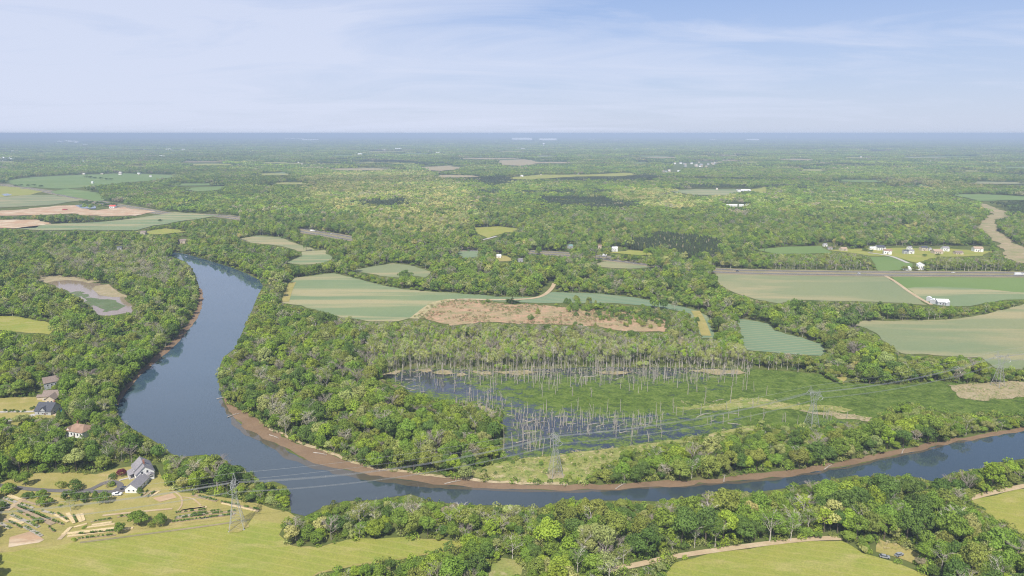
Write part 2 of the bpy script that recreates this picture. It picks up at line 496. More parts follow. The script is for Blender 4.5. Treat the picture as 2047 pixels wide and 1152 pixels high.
def marsh_mat():
    """floating plants over dark standing water, open water where the noise is low"""
    m, t, o = nt('marsh')
    wv = world_vec(t, (0.7, 1.0, 1))
    w = N(t, 'ShaderNodeBsdfPrincipled'); w.inputs['Base Color'].default_value = (0.035, 0.043, 0.058, 1); w.inputs['Roughness'].default_value = 0.08; w.inputs['IOR'].default_value = 1.6
    d = N(t, 'ShaderNodeBsdfDiffuse')
    n1 = noise_tex(t, wv, 0.15, 8, 0.72, 0.5)
    n3 = noise_tex(t, world_vec(t), 0.55, 4, 0.7)
    nm_ = N(t, 'ShaderNodeMath', operation='MULTIPLY_ADD'); L(t, n3, nm_.inputs[0]); nm_.inputs[1].default_value = 0.75; hh = N(t, 'ShaderNodeMath', operation='SUBTRACT'); L(t, n1, hh.inputs[0]); hh.inputs[1].default_value = 0.375; L(t, hh.outputs[0], nm_.inputs[2])
    L(t, ramp(t, nm_.outputs[0], [(0.36, (0.055, 0.085, 0.020)), (0.52, (0.105, 0.158, 0.028)), (0.68, (0.165, 0.205, 0.055))]), d.inputs['Color'])
    # openness: an attribute painted per corner says where open water lies
    a = N(t, 'ShaderNodeAttribute', attribute_type='GEOMETRY', attribute_name='open')
    s1 = N(t, 'ShaderNodeMath', operation='ADD'); L(t, n1, s1.inputs[0])
    h = N(t, 'ShaderNodeMath', operation='MULTIPLY'); L(t, n3, h.inputs[0]); h.inputs[1].default_value = 0.35
    L(t, h.outputs[0], s1.inputs[1])
    s2 = N(t, 'ShaderNodeMath', operation='SUBTRACT'); L(t, s1.outputs[0], s2.inputs[0]); L(t, a.outputs['Fac'], s2.inputs[1])
    r = ramp(t, s2.outputs[0], [(0.25, (0, 0, 0)), (0.40, (1, 1, 1))])
    mx = N(t, 'ShaderNodeMixShader'); L(t, r, mx.inputs[0]); L(t, w.outputs[0], mx.inputs[1]); L(t, d.outputs[0], mx.inputs[2])
    L(t, mx.outputs[0], o.inputs[0])
    return m
MARSH = marsh_mat()

RIVER_FAR = [(2075, 858), (1980, 872), (1900, 885), (1840, 900), (1780, 915), (1700, 932), (1600, 948), (1500, 960), (1400, 967), (1300, 974), (1200, 979), (1102, 981), (1009, 978), (946, 975), (868, 967), (805, 959), (727, 947), (660, 934), (612, 921), (575, 902), (540, 881), (500, 862), (467, 837), (455, 818), (445, 799), (438, 770), (435, 745), (446, 715), (472, 695), (482, 670), (496, 640), (507, 612), (517, 588), (526, 572), (518, 560), (492, 547), (462, 535), (430, 525), (400, 516), (370, 508), (345, 504)]
RIVER_LEFT = [(330, 510), (352, 516), (372, 524), (388, 545), (397, 570), (401, 595), (396, 620), (382, 645), (350, 682), (312, 715), (275, 748), (248, 778), (232, 798), (230, 812), (236, 830), (248, 845), (270, 860), (298, 876), (322, 890), (340, 906), (360, 914), (400, 910), (440, 913), (470, 935), (505, 948), (525, 968), (545, 962), (574, 972), (578, 1000), (582, 1026)]
RIVER_NEAR = [(610, 1032), (650, 1012), (690, 1002), (750, 1000), (820, 988), (860, 1002), (930, 1010), (1000, 1010), (1080, 1016), (1130, 998), (1180, 1003), (1250, 1000), (1310, 1003), (1400, 990), (1450, 978), (1500, 985), (1560, 978), (1620, 966), (1700, 952), (1760, 956), (1820, 952), (1870, 964), (1900, 946), (1950, 940), (2000, 924), (2075, 914)]
RIVER = RIVER_FAR + RIVER_LEFT + RIVER_NEAR
# the inner-bend mud shore and its sandy scarp
MUD_IN = [(447, 795), (458, 808), (482, 822), (510, 838), (537, 860), (560, 866), (587, 884), (612, 891), (640, 901), (670, 911), (702, 925), (752, 939), (806, 944), (852, 951), (909, 957), (977, 964), (1024, 967), (1080, 969), (1134, 970), (1200, 969), (1300, 963), (1400, 958), (1500, 949), (1600, 938), (1700, 920), (1800, 900), (1900, 878), (1980, 865), (2075, 851)]
MUD_POLY = MUD_IN + [(2075, 862)] + RIVER_FAR[1:25]
BANK_IN = [(x, y - 4) for x, y in MUD_IN if 530 < x < 1140]
BANK_POLY = BANK_IN + [(x, y + 1.0) for x, y in reversed(MUD_IN) if 530 < x < 1140]
MUD_L = [(229, 804), (237, 790), (251, 771), (277, 744), (312, 711), (349, 678), (379, 643), (392, 620), (397, 597), (398, 575), (404, 580), (406, 598), (400, 625), (387, 648), (355, 686), (317, 720), (280, 752), (254, 782), (240, 800), (237, 812)]

MARSH_P = [(752, 752), (775, 744), (830, 737), (900, 738), (1000, 741), (1100, 737), (1200, 734), (1350, 735), (1480, 738), (1560, 741), (1640, 748), (1665, 765), (1720, 768), (1800, 770), (1880, 762), (1925, 768), (2075, 762), (2075, 828), (1960, 832), (1900, 830), (1850, 815), (1800, 808), (1775, 826), (1745, 842), (1680, 850), (1600, 855), (1540, 852), (1500, 850), (1440, 864), (1350, 880), (1250, 894), (1150, 905), (1080, 914), (1020, 918), (1004, 905), (1008, 880), (1004, 850), (1000, 828), (960, 815), (900, 803), (850, 795), (810, 782), (780, 765)]
CLEAR_P = [(925, 950), (960, 935), (1010, 922), (1080, 914), (1150, 905), (1250, 894), (1350, 880), (1440, 864), (1500, 850), (1545, 853), (1500, 862), (1440, 874), (1370, 884), (1310, 892), (1275, 905), (1250, 900), (1232, 922), (1195, 940), (1170, 962), (1110, 968), (1040, 966), (980, 962)]

FIELDS = [
 # name, outline, material, z, rag
 ('field', [(562, 606), (573, 572), (588, 557), (635, 550), (668, 547), (700, 554), (750, 568), (800, 578), (850, 583), (900, 586), (960, 590), (985, 594), (1100, 594), (1020, 604), (960, 601), (890, 601), (866, 611), (832, 634), (800, 643), (740, 643), (690, 636), (640, 622), (600, 612)], WHEAT, 0.30, 1.5),
 ('field', [(1085, 592), (1105, 584), (1140, 586), (1190, 587), (1260, 594), (1330, 607), (1390, 620), (1414, 632), (1420, 655), (1432, 677), (1400, 676), (1394, 650), (1378, 628), (1340, 618), (1290, 612), (1220, 606), (1140, 606), (1080, 607), (1030, 604)], WHEAT_BLUE, 0.33, 1.5),
 ('field', [(826, 634), (856, 610), (895, 601), (960, 601), (1010, 609), (1080, 611), (1160, 618), (1230, 624), (1330, 640), (1340, 655), (1335, 664), (1280, 664), (1180, 652), (1060, 648), (960, 645), (900, 652), (860, 642)], SCRUB, 0.36, 3.0),
 ('field', [(700, 541), (740, 534), (785, 527), (815, 530), (864, 543), (850, 556), (815, 549), (800, 556), (760, 552)], WHEAT_TAN, 0.3, 1.5),
 ('field', [(476, 478), (520, 471), (560, 476), (600, 490), (636, 500), (600, 503), (560, 492), (500, 486)], WHEAT_TAN, 0.3, 1.5),
 ('field', [(568, 526), (604, 514), (600, 504), (648, 500), (664, 518), (640, 527), (600, 530)], WHEAT, 0.3, 1.5),
 ('field', [(1427, 541), (1520, 546), (1640, 548), (1765, 550), (1808, 578), (1852, 610), (1800, 606), (1740, 604), (1650, 602), (1590, 600), (1560, 608), (1510, 598), (1470, 586), (1438, 570)], WHEAT_TAN, 0.3, 1.0),
 ('field', [(1778, 551), (1900, 552), (2075, 553), (2075, 599), (2000, 600), (1940, 612), (1880, 612), (1850, 606), (1812, 578)], GREENF, 0.3, 1.0),
 ('field', [(1812, 577), (1850, 573), (1960, 578), (2075, 588), (2075, 599), (2000, 600), (1940, 612), (1880, 612), (1850, 606)], WHEAT, 0.33, 2.0),
 ('field', [(1684, 648), (1722, 642), (1850, 641), (1900, 639), (1970, 629), (2075, 602), (2075, 742), (1988, 737), (1965, 716), (1880, 711), (1800, 707), (1778, 692), (1750, 667), (1720, 652)], WHEAT_TAN, 0.3, 1.5),
 ('field', [(1470, 638), (1500, 641), (1536, 648), (1550, 662), (1600, 676), (1640, 688), (1650, 706), (1640, 712), (1560, 706), (1490, 700), (1482, 670)], WHEAT_BLUE, 0.3, 1.5),
 ('field', [(1508, 500), (1560, 494), (1640, 492), (1662, 505), (1620, 508), (1560, 508)], GREENF, 0.4, 1.5),
 ('field', [(1738, 514), (1790, 514), (1826, 528), (1812, 540), (1755, 543)], GREENF, 0.4, 1.0),
 ('field', [(1192, 528), (1205, 524), (1232, 522), (1280, 528), (1334, 534), (1260, 538), (1200, 535)], WHEAT_TAN, 0.4, 1.5),
 ('field', [(10, 362), (60, 355), (160, 350), (250, 347), (365, 351), (310, 361), (235, 367), (190, 373), (130, 378), (90, 376), (40, 374)], GREENF, 1.0, 2.0),
 ('field', [(100, 384), (130, 378), (200, 386), (215, 400), (190, 403), (140, 394)], GREENF, 1.0, 2.0),
 ('field', [(-30, 398), (60, 390), (110, 391), (165, 400), (110, 410), (40, 414), (-30, 417)], WHEAT_TAN, 1.0, 2.0),
 ('field', [(-30, 372), (30, 374), (85, 385), (60, 390), (-30, 397)], MEADOW, 1.0, 2.0),
 ('clay_ground', [(-30, 424), (60, 418), (120, 412), (150, 411), (185, 422), (250, 416), (310, 424), (270, 432), (200, 434), (150, 428), (60, 431), (-30, 433)], CLAY, 1.0, 3.0),
 ('clay_ground', [(-30, 441), (60, 440), (100, 446), (70, 455), (20, 458), (-30, 457)], CLAY, 1.0, 3.0),
 ('field', [(30, 458), (100, 448), (200, 445), (280, 436), (350, 425), (440, 432), (385, 440), (310, 452), (270, 462), (150, 461), (80, 462)], WHEAT, 1.0, 2.0),
 ('field', [(280, 465), (330, 458), (392, 462), (360, 466), (310, 470)], MEADOW, 1.0, 2.0),
 ('field', [(915, 504), (956, 502), (955, 514), (925, 516)], WHEAT_BLUE, 0.5, 1.5),
 ('field', [(945, 456), (1000, 453), (1046, 458), (1010, 466), (975, 477), (955, 468)], MEADOW, 0.6, 2.0),
 ('field', [(1322, 381), (1400, 379), (1502, 380), (1455, 391), (1390, 391)], WHEAT, 1.5, 2.0),
 ('field', [(1500, 381), (1530, 374), (1540, 386), (1520, 388)], MEADOW, 1.5, 2.0),
 ('field', [(1890, 389), (1960, 389), (2075, 395), (2075, 400), (1960, 403)], GREENF, 1.5, 2.0),
 ('field', [(990, 322), (1050, 319), (1090, 326), (1040, 333), (1000, 330)], REED, 2.5, 3.0),
 ('field', [(1000, 358), (1080, 350), (1180, 350), (1250, 346), (1285, 350), (1240, 353), (1150, 354), (1060, 360)], MEADOW, 2.0, 2.0),
 ('field', [(840, 335), (900, 332), (925, 338), (880, 343), (850, 341)], REED, 2.5, 3.0),
 ('field', [(510, 349), (560, 345), (580, 347), (540, 352)], WHEAT_BLUE, 2.0, 2.0),
 ('field', [(1590, 429), (1650, 428), (1630, 431)], GREENF, 1.2, 1.5),
 ('field', [(1260, 325), (1300, 326), (1280, 330)], GREENF, 2.5, 2.0),
 ('field', [(360, 379), (400, 375), (452, 373), (440, 381), (390, 384)], GREENF, 1.5, 2.0),
 ('field', [(1800, 448), (1836, 452), (1815, 456)], MEADOW, 1.0, 1.5),
 ('corridor', [(1945, 404), (1972, 409), (2012, 425), (2022, 433), (1990, 440), (1994, 462), (2030, 488), (2075, 508), (2075, 535), (2012, 518), (1992, 492), (1976, 470), (1952, 452), (1972, 438), (1984, 428), (1960, 412)], CORR, 0.8, 3.0),
 ('lawn', [(1650, 500), (1730, 498), (1800, 496), (1900, 498), (1990, 503), (1960, 512), (1880, 514), (1830, 526), (1790, 514), (1740, 512), (1690, 505)], MEADOW, 0.35, 2.0),
 ('lawn', [(1215, 506), (1260, 500), (1310, 508), (1290, 512), (1240, 508)], MEADOW, 0.6, 2.0),
 ('lawn', [(990, 512), (1010, 512), (1030, 522), (995, 524)], LAWN, 0.5, 1.0),
 ('lawn', [(-30, 632), (30, 634), (90, 644), (112, 655), (96, 670), (40, 664), (-30, 660)], MEADOW, 0.3, 1.5),
 ('lawn', [(-30, 797), (40, 795), (78, 794), (108, 805), (132, 820), (112, 836), (60, 838), (36, 852), (-30, 846)], LAWN, 0.3, 1.0),
 ('meadow', CLEAR_P, STRAW, 0.20, 1.5),
 ('bald_ground', [(1900, 772), (1940, 768), (1990, 766), (2075, 764), (2075, 790), (2010, 797), (1958, 804), (1920, 797)], REED, 0.34, 2.0),
 ('bald_ground', [(1350, 816), (1430, 808), (1490, 797), (1530, 799), (1580, 808), (1640, 811), (1700, 818), (1690, 823), (1620, 821), (1560, 819), (1500, 817), (1440, 822)], STRAW, 0.34, 2.5),
 ('bald_ground', [(1596, 823), (1680, 826), (1752, 837), (1740, 844), (1690, 838), (1640, 832)], REED, 0.36, 2.0),
 ('meadow', [(-30, 985), (10, 962), (60, 948), (130, 945), (190, 950), (232, 938), (270, 932), (320, 945), (330, 968), (360, 985), (420, 990), (480, 1000), (530, 1012), (578, 1026), (596, 1036), (566, 1050), (556, 1070), (580, 1092), (640, 1094), (700, 1078), (800, 1076), (900, 1082), (940, 1088), (880, 1106), (780, 1122), (700, 1134), (640, 1146), (560, 1190), (-30, 1190)], LAWN, 0.20, 1.0),
 ('field', [(190, 1080), (300, 1062), (420, 1048), (500, 1038), (570, 1048), (556, 1070), (580, 1092), (640, 1094), (700, 1078), (800, 1076), (900, 1082), (935, 1088), (880, 1104), (780, 1120), (700, 1132), (640, 1144), (560, 1190), (-30, 1190), (-30, 1112)], MEADOW, 0.26, 1.0),
 ('field', [(1352, 1124), (1450, 1104), (1560, 1088), (1682, 1080), (1722, 1106), (1800, 1128), (1850, 1150), (1900, 1190), (1300, 1190)], MEADOW, 0.26, 1.0),
 ('field', [(1940, 1002), (2000, 988), (2075, 970), (2075, 1085), (2030, 1062), (2000, 1048), (1976, 1028)], MEADOW, 0.26, 1.0),
 ('bald_ground', [(975, 1160), (990, 1132), (1006, 1116), (1030, 1118), (1045, 1140), (1048, 1165)], STRAW, 0.22, 1.0),
 ('bald_ground', [(1752, 1082), (1786, 1086), (1836, 1108), (1830, 1122), (1790, 1110), (1758, 1100)], LAWN, 0.22, 1.0),
 ('bald_ground', [(1668, 762), (1690, 752), (1700, 760), (1690, 768)], LAWN, 0.35, 1.0),
]
POND_P = [(72, 558), (100, 553), (150, 556), (190, 566), (215, 569), (240, 585), (262, 606), (268, 624), (240, 628), (215, 633), (196, 630), (180, 612), (150, 592), (120, 576), (92, 566)]
OPEN = []                                             # outlines that trees must not stand in or hide
for nm, poly, mat, z, jag in FIELDS:
    if nm == 'bald_ground': sheet(nm, poly, z, mat, 4.5, step=3.5)
    else: sheet(nm, poly, z, mat, jag * 1.6)
    OPEN.append(poly)
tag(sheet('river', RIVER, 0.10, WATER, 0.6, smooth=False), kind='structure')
SHALLOW = water_mat('silty_shallows', (0.085, 0.075, 0.055), (0.11, 0.09, 0.06), 0.05, 0.02, 0.35, 1.55)
SH = RIVER_FAR[1:25]
sheet('shallow_water', SH + [(x - (9 if x < 520 else 6), y + (3 if x < 470 else (10 if x < 900 else 5))) for x, y in reversed(SH)], 0.13, SHALLOW, 2.5, step=4)
sheet('mud_bank', MUD_POLY, 0.16, MUD, 3.4, step=5)
sheet('mud_bank', MUD_L, 0.16, MUD, 1.2, step=3)
sheet('river_bank', BANK_POLY, 0.30, BANK, 1.3, step=2.5)
sheet('pond', POND_P, 0.14, POND, 4.0, step=6)
sheet('mud_bank', [(190, 572), (215, 569), (242, 586), (252, 596), (225, 594), (196, 588), (185, 578)], 0.2, REED, 2.0)
sheet('mud_bank', [(66, 560), (80, 551), (110, 550), (150, 553), (200, 562), (180, 566), (140, 560), (110, 562), (95, 566)], 0.2, REED, 2.0)
ALG = ground_mat('algae', (0.10, 0.14, 0.06), (0.13, 0.17, 0.08), (0.2, 0.17, 0.12), 0.05, (1, 2.0), 0.0, 0.5, (0.55, 0.7), 0.9, 0.25)
sheet('algae', [(135, 585), (160, 584), (185, 592), (200, 600), (228, 603), (240, 612), (235, 621), (205, 622), (188, 616), (165, 600)], 0.2, ALG, 7.0, step=5, kind='stuff', label='green algae mats floating on the brown pond')
for k in range(46):
    fy = rnd.uniform(2300, 8500) ; fx = rnd.uniform(-0.8, 0.8) * depth_at(fy)
    l_ = rnd.uniform(90, 260) * (fy / 3500) ** 0.6; w_ = rnd.uniform(60, 120) * (fy / 3500)
    pl = []
    for q in range(10):
        an = 2 * PI * q / 10; r_ = rnd.uniform(0.7, 1.15)
        u_, v_ = PX(fx + l_ * r_ * math.cos(an), fy + w_ * r_ * math.sin(an), 0); pl.append((float(u_), float(v_)))
    if any(inside(np.array([pl[0][0]]), np.array([pl[0][1]]), o_)[0] for o_ in OPEN): continue
    sheet('field', pl, 2.2, rnd.choice([MEADOW, REED, GREENF, WHEAT_TAN, STRAW]), 2.0); OPEN.append(pl)
OPEN += [RIVER, MUD_POLY, MUD_L, POND_P, MARSH_P]

# marsh: a grid so that an attribute can say where the open water lies
def make_marsh():
    w = [G(*p) for p in MARSH_P]
    pts = smooth_closed(w, 6, 2.0, 3, False)
    import bmesh
    bm = bmesh.new()
    vs = [bm.verts.new((p[0], p[1], 0)) for p in pts]
    bm.faces.new(vs)
    bmesh.ops.triangulate(bm, faces=bm.faces[:])
    xs = [p[0] for p in pts]; ys = [p[1] for p in pts]
    for a0, a1, nrm in ((min(xs), max(xs), (1, 0, 0)), (min(ys), max(ys), (0, 1, 0))):
        k = a0 + 6
        while k < a1:
            bmesh.ops.bisect_plane(bm, geom=bm.verts[:] + bm.edges[:] + bm.faces[:], plane_co=(k * nrm[0], k * nrm[1], 0), plane_no=nrm)
            k += 6
    me = bpy.data.meshes.new('marsh'); bm.to_mesh(me); bm.free()
    n = len(me.vertices); co_ = np.zeros(n * 3); me.vertices.foreach_get('co', co_); co_ = co_.reshape(-1, 3)
    px, py = PX(co_[:, 0], co_[:, 1], 0)
    op = np.where(px < 1490, 0.245, 0.06)
    def blob(cx, cy, rx, ry, amt, rot=0.0):
        ca, sa = math.cos(rot), math.sin(rot)
        dx = px - cx; dy = py - cy
        u = (dx * ca + dy * sa) / rx; v = (-dx * sa + dy * ca) / ry
        return amt * np.exp(-(u * u + v * v))
    op += blob(860, 765, 90, 20, .16, .25) + blob(1060, 845, 80, 24, .13, .15) + blob(1200, 855, 130, 20, .11, .05) + blob(1040, 895, 45, 22, .15) + blob(1000, 800, 90, 14, .14, .25)
    op += blob(1240, 740, 300, 10, .20) + blob(820, 748, 60, 10, .25) + blob(1660, 842, 70, 10, .25) + blob(1620, 776, 50, 5, .3, -.15) + blob(1370, 868, 60, 8, .10) + blob(1200, 862, 230, 36, .09) + blob(1250, 745, 300, 16, .08) + blob(880, 775, 130, 30, .08) + blob(1180, 898, 60, 5, .22, -.1)
    op += blob(1230, 800, 200, 18, -.13) + blob(1750, 790, 200, 25, -.25) + blob(1560, 760, 70, 18, -.25) + blob(1980, 820, 90, 15, -.2)
    at = me.attributes.new('open', 'FLOAT', 'POINT'); at.data.foreach_set('value', op.astype(np.float32))
    me.materials.append(MARSH); me.update()
    if me.polygons[0].normal.z < 0: me.flip_normals()
    tag(mobj('marsh', me, None, (0, 0, 0.14)), kind='structure')
make_marsh()
for pl in ([(866, 744), (885, 739), (905, 742), (908, 748), (890, 750), (868, 749)], [(908, 748), (925, 745), (932, 750), (922, 754), (908, 753)], [(830, 742), (862, 737), (868, 744), (850, 747)], [(940, 742), (975, 743), (985, 750), (960, 752)], [(750, 750), (790, 742), (812, 744), (770, 752)], [(985, 744), (1060, 741), (1080, 746), (1030, 751)], [(1380, 741), (1480, 740), (1497, 748), (1430, 749)], [(1190, 746), (1230, 743), (1262, 747), (1220, 750)], [(900, 812), (960, 812), (1002, 826), (990, 832), (930, 818)]):
    sheet('bald_ground', pl, 0.5, REED, 3.0, step=2.5)

# roads, tracks
HWY = [(-60, 362), (0, 369), (60, 378), (100, 384), (200, 405), (270, 417), (330, 427), (400, 430), (440, 432), (480, 437), (540, 447), (615, 463), (660, 470), (705, 478), (800, 489), (900, 497), (1000, 502), (1060, 505), (1130, 509), (1195, 515), (1260, 523), (1340, 533), (1430, 541.5), (1536, 545), (1720, 547.5), (1880, 548.5), (2080, 549.5)]
ribbon('road_verge', HWY, 46, 0.42, VERGE)
_, HWY_PTS = ribbon('road', HWY, 9, 0.60, ASPH, offset=11)
ribbon('road', HWY, 9, 0.60, ASPH, offset=-11)
PAINT = flat_mat('road_paint', (0.75, 0.74, 0.70), 0.7, 0.2, 0.05)
for off in (14.8, 7.2, -7.2, -14.8):
    ribbon('road_marking', HWY, 0.35, 0.70, PAINT, offset=off)
TRACKS = [
 ('path', [(1108, 567), (1103, 577), (1088, 590), (1066, 597), (1030, 599.5), (980, 600), (935, 599), (900, 600)], 5.5, 0.55, DIRT),
 ('path', [(905, 600), (880, 604), (862, 612), (845, 624), (828, 638)], 11, 0.50, ground_mat('worn_strip', (0.40, 0.33, 0.18), (0.34, 0.32, 0.16), (0.46, 0.37, 0.22), 0.05, (1, 1), 0, 0.6, (0.5, 0.7), 0.8, 0.15)),
 ('path', [(570, 604), (578, 580), (585, 565)], 9, 0.50, LAWN),
 ('path', [(1390, 622), (1400, 640), (1412, 672)], 10, 0.50, LAWN),
 ('path', [(1766, 550), (1790, 564), (1815, 582), (1840, 598), (1862, 610)], 4.5, 0.55, DIRT),
 ('path', [(1195, 1145), (1270, 1131), (1350, 1114), (1450, 1099), (1550, 1086), (1620, 1079), (1682, 1077)], 3.6, 0.45, DIRT),
 ('path', [(1930, 1000), (1985, 986), (2080, 966)], 3.6, 0.45, DIRT),
 ('path', [(1736, 506), (1780, 513), (1816, 527)], 6, 0.7, CONCR),
 ('path', [(955, 482), (975, 478), (992, 473)], 6, 0.8, CONCR),
 ('path', [(-20, 826), (20, 824), (60, 824), (78, 822)], 3.0, 0.45, CONCR),
 ('path', [(-20, 840), (20, 841), (45, 836), (70, 830)], 5.0, 0.45, CONCR),
 ('path', [(-20, 969), (20, 974), (60, 979), (110, 982), (160, 983), (185, 978), (205, 968), (222, 963)], 3.4, 0.42, ASPH),
 ('path', [(160, 983), (200, 984), (225, 984), (240, 975), (238, 968), (222, 963)], 3.4, 0.44, ASPH),
 ('path', [(228, 984), (238, 982), (250, 976)], 7.5, 0.46, ASPH),
 ('path', [(238, 962), (248, 959), (258, 957)], 1.6, 0.46, CONCR),
 ('path', [(12, 1022), (30, 1010), (52, 996)], 3.6, 0.40, DIRT),
 ('path', [(345, 982), (362, 995), (363, 1012), (355, 1022)], 0.9, 0.40, DIRT),
 ('path', [(365, 995), (385, 998), (402, 1012)], 0.9, 0.40, DIRT),
 ('path', [(118, 1080), (128, 1070), (140, 1056)], 2.2, 0.40, DIRT),
 ('path', [(160, 1086), (240, 1076), (330, 1064), (420, 1052), (500, 1040)], 1.6, 0.40, VERGE),
 ('path', [(205, 1032), (260, 1026), (345, 1018)], 1.6, 0.40, DIRT),
]
for a in TRACKS:
    ribbon(*a)
VIS_ROAD = [  # stretches of road that the photo shows, kept clear of crowns
 [(-30, 366), (60, 374), (200, 401), (340, 423), (340, 431), (200, 410), (60, 384), (-30, 374)], [(345, 424), (480, 433), (480, 441), (345, 431)],
 [(600, 458), (705, 473), (705, 482), (600, 466)], [(1055, 501), (1140, 505), (1140, 513), (1055, 508)], [(1185, 510), (1222, 512), (1222, 518), (1185, 517)], [(1424, 536), (1536, 539.5), (2080, 544), (2080, 556), (1424, 548)],
 [(1095, 566), (1112, 565), (1108, 580), (1090, 592), (1070, 600)], [(1190, 1146), (1270, 1126), (1350, 1110), (1280, 1138), (1200, 1152)], [(1350, 1110), (1450, 1094), (1690, 1074), (1690, 1082), (1450, 1104), (1350, 1120)], [(1925, 1000), (2080, 962), (2080, 972), (1935, 1006)],
 [(950, 484), (995, 471), (996, 476), (956, 486)]]
OPEN += VIS_ROAD
# ------------------------------------------------------------------ trees: shapes
PR, PH = 5.5, 15.0                                     # crown radius and height of every pattern tree

def quads_mesh(name, pos, nor, size, v, mats, extra=None):
    """leaf-sized faces, plus an optional MB of wood"""
    n = len(pos)
    a = rng.normal(size=(n, 3)); u = np.cross(nor, a); u /= np.linalg.norm(u, axis=1)[:, None] + 1e-9
    w = np.cross(nor, u)
    u *= (size * rng.uniform(0.75, 1.25, n))[:, None] * 0.5; w *= (size * rng.uniform(0.6, 1.0, n))[:, None] * 0.5
    b = nor * (size * 0.18)[:, None]
    V = np.stack([pos - u, pos - w * 1.0 + b, pos + u, pos + w + b], 1).reshape(-1, 3)
    nv = len(V); ne = 0; ef = []; emi = []
    if extra:
        EV = np.array([tuple(p) for p in extra.v]); V = np.vstack([V, EV]); ef = [tuple(i + nv for i in f) for f in extra.f]; emi = [1 + m for m in extra.mi]
    me = bpy.data.meshes.new(name)
    faces = np.arange(nv).reshape(-1, 4)
    loops = np.concatenate([faces.ravel(), np.array([i for f in ef for i in f], dtype=np.int64)]) if ef else faces.ravel()
    tot = np.concatenate([np.full(n, 4), np.array([len(f) for f in ef], dtype=np.int64)]) if ef else np.full(n, 4)
    st = np.concatenate([[0], np.cumsum(tot)[:-1]])
    me.vertices.add(len(V)); me.vertices.foreach_set('co', V.astype(np.float32).ravel())
    me.loops.add(len(loops)); me.loops.foreach_set('vertex_index', loops.astype(np.int32))
    me.polygons.add(len(tot)); me.polygons.foreach_set('loop_start', st.astype(np.int32)); me.polygons.foreach_set('loop_total', tot.astype(np.int32))
    for m in mats:
        me.materials.append(m)
    mi = np.concatenate([np.zeros(n), np.array(emi)]) if ef else np.zeros(n)
    me.polygons.foreach_set('material_index', mi.astype(np.int32))
    at = me.attributes.new('v', 'FLOAT', 'FACE')
    vv = np.concatenate([v, np.ones(len(ef))]) if ef else v
    at.data.foreach_set('value', vv.astype(np.float32))
    me.update(calc_edges=True); me.validate()
    return me

def crown_points(R, z0, z1, ncl, nq, seed, top=1.0, crad=(0.30, 0.48), flat=0.0):
    r = np.random.default_rng(seed)
    P, Nn, V = [], [], []
    zc = (z0 + z1) / 2; hz = (z1 - z0) / 2
    ecc = r.uniform(0.8, 1.2); ang = r.uniform(0, PI)
    per = max(3, nq // ncl)
    for k in range(ncl):
        while True:
            d = r.normal(size=3); d /= np.linalg.norm(d)
            if d[2] > -0.55: break
        rad = r.uniform(0.45, 0.86)
        taper = 1.0 - 0.25 * max(0.0, d[2])
        c = np.array([d[0] * R * rad * taper * ecc, d[1] * R * rad * taper / ecc, zc + d[2] * hz * rad * (1 - flat * 0.3)])
        rc = R * r.uniform(*crad)
        m = r.normal(size=(per * 2, 3)); m /= np.linalg.norm(m, axis=1)[:, None]
        m = m[(m @ d > -0.35) & (m[:, 2] > -0.6)][:per]
        p = c + m * (rc * r.uniform(0.78, 1.08, len(m)))[:, None] * np.array([1, 1, 0.85])
        nn = m + 0.55 * r.normal(size=m.shape); nn /= np.linalg.norm(nn, axis=1)[:, None]
        P.append(p); Nn.append(nn)
        V.append(r.uniform(0.88, 1.12) * r.uniform(0.90, 1.10, len(m)))
    return np.vstack(P), np.vstack(Nn), np.concatenate(V)

def wood(R, H, z0, seed, limbs=5, r0=0.35, twigs=0, sides=5, m=0, spread=0.8, lean=0.3, trunk_top=0.6):
    """tapered trunk, limbs and (for bare trees) twigs"""
    q = random.Random(seed); mb = MB(); tb = MB()
    tx, ty = q.uniform(-lean, lean), q.uniform(-lean, lean)
    pts = [(0, 0, -0.3), (tx * 0.3, ty * 0.3, H * 0.25), (tx, ty, H * trunk_top)]
    tb.tube(pts, [r0, r0 * 0.75, r0 * 0.45], sides, m)
    ends = []
    for k in range(limbs):
        a = 2 * PI * k / limbs + q.uniform(-0.5, 0.5)
        zb = q.uniform(0.25, trunk_top) * H
        L1 = R * q.uniform(0.5, 0.9) * spread; up = q.uniform(0.22, 0.42) * H
        b = (tx * zb / H, ty * zb / H, zb); e = (b[0] + L1 * math.cos(a) * 0.6, b[1] + L1 * math.sin(a) * 0.6, zb + up * 0.55)
        f = (b[0] + L1 * math.cos(a), b[1] + L1 * math.sin(a), min(H * 0.97, zb + up))
        mb.tube([b, e, f], [r0 * 0.42, r0 * 0.26, r0 * 0.10], 3, m)
        for j in range(twigs):
            t = q.uniform(0.3, 1.0); s = (b[0] + (f[0] - b[0]) * t, b[1] + (f[1] - b[1]) * t, b[2] + (f[2] - b[2]) * t)
            a2 = a + q.uniform(-1.3, 1.3); l2 = R * q.uniform(0.2, 0.5)
            g = (s[0] + l2 * math.cos(a2), s[1] + l2 * math.sin(a2), min(H, s[2] + l2 * q.uniform(0.3, 1.1)))
            mb.bar(s, g, r0 * 0.13, 0.025, 3, m, cap=False)
            for i in range(3):
                t2 = q.uniform(0.3, 1.0); s2 = tuple(s[c] + (g[c] - s[c]) * t2 for c in range(3)); a3 = a2 + q.uniform(-1.4, 1.4); l3 = l2 * q.uniform(0.4, 0.9)
                mb.bar(s2, (s2[0] + l3 * math.cos(a3), s2[1] + l3 * math.sin(a3), min(H, s2[2] + l3 * q.uniform(0.3, 1.2))), 0.045, 0.015, 3, m, cap=False)
    return tb, mb

def joined(a, b):
    n = len(a.v); a.v += b.v; a.f += [tuple(i + n for i in f) for f in b.f]; a.mi += b.mi
    return a

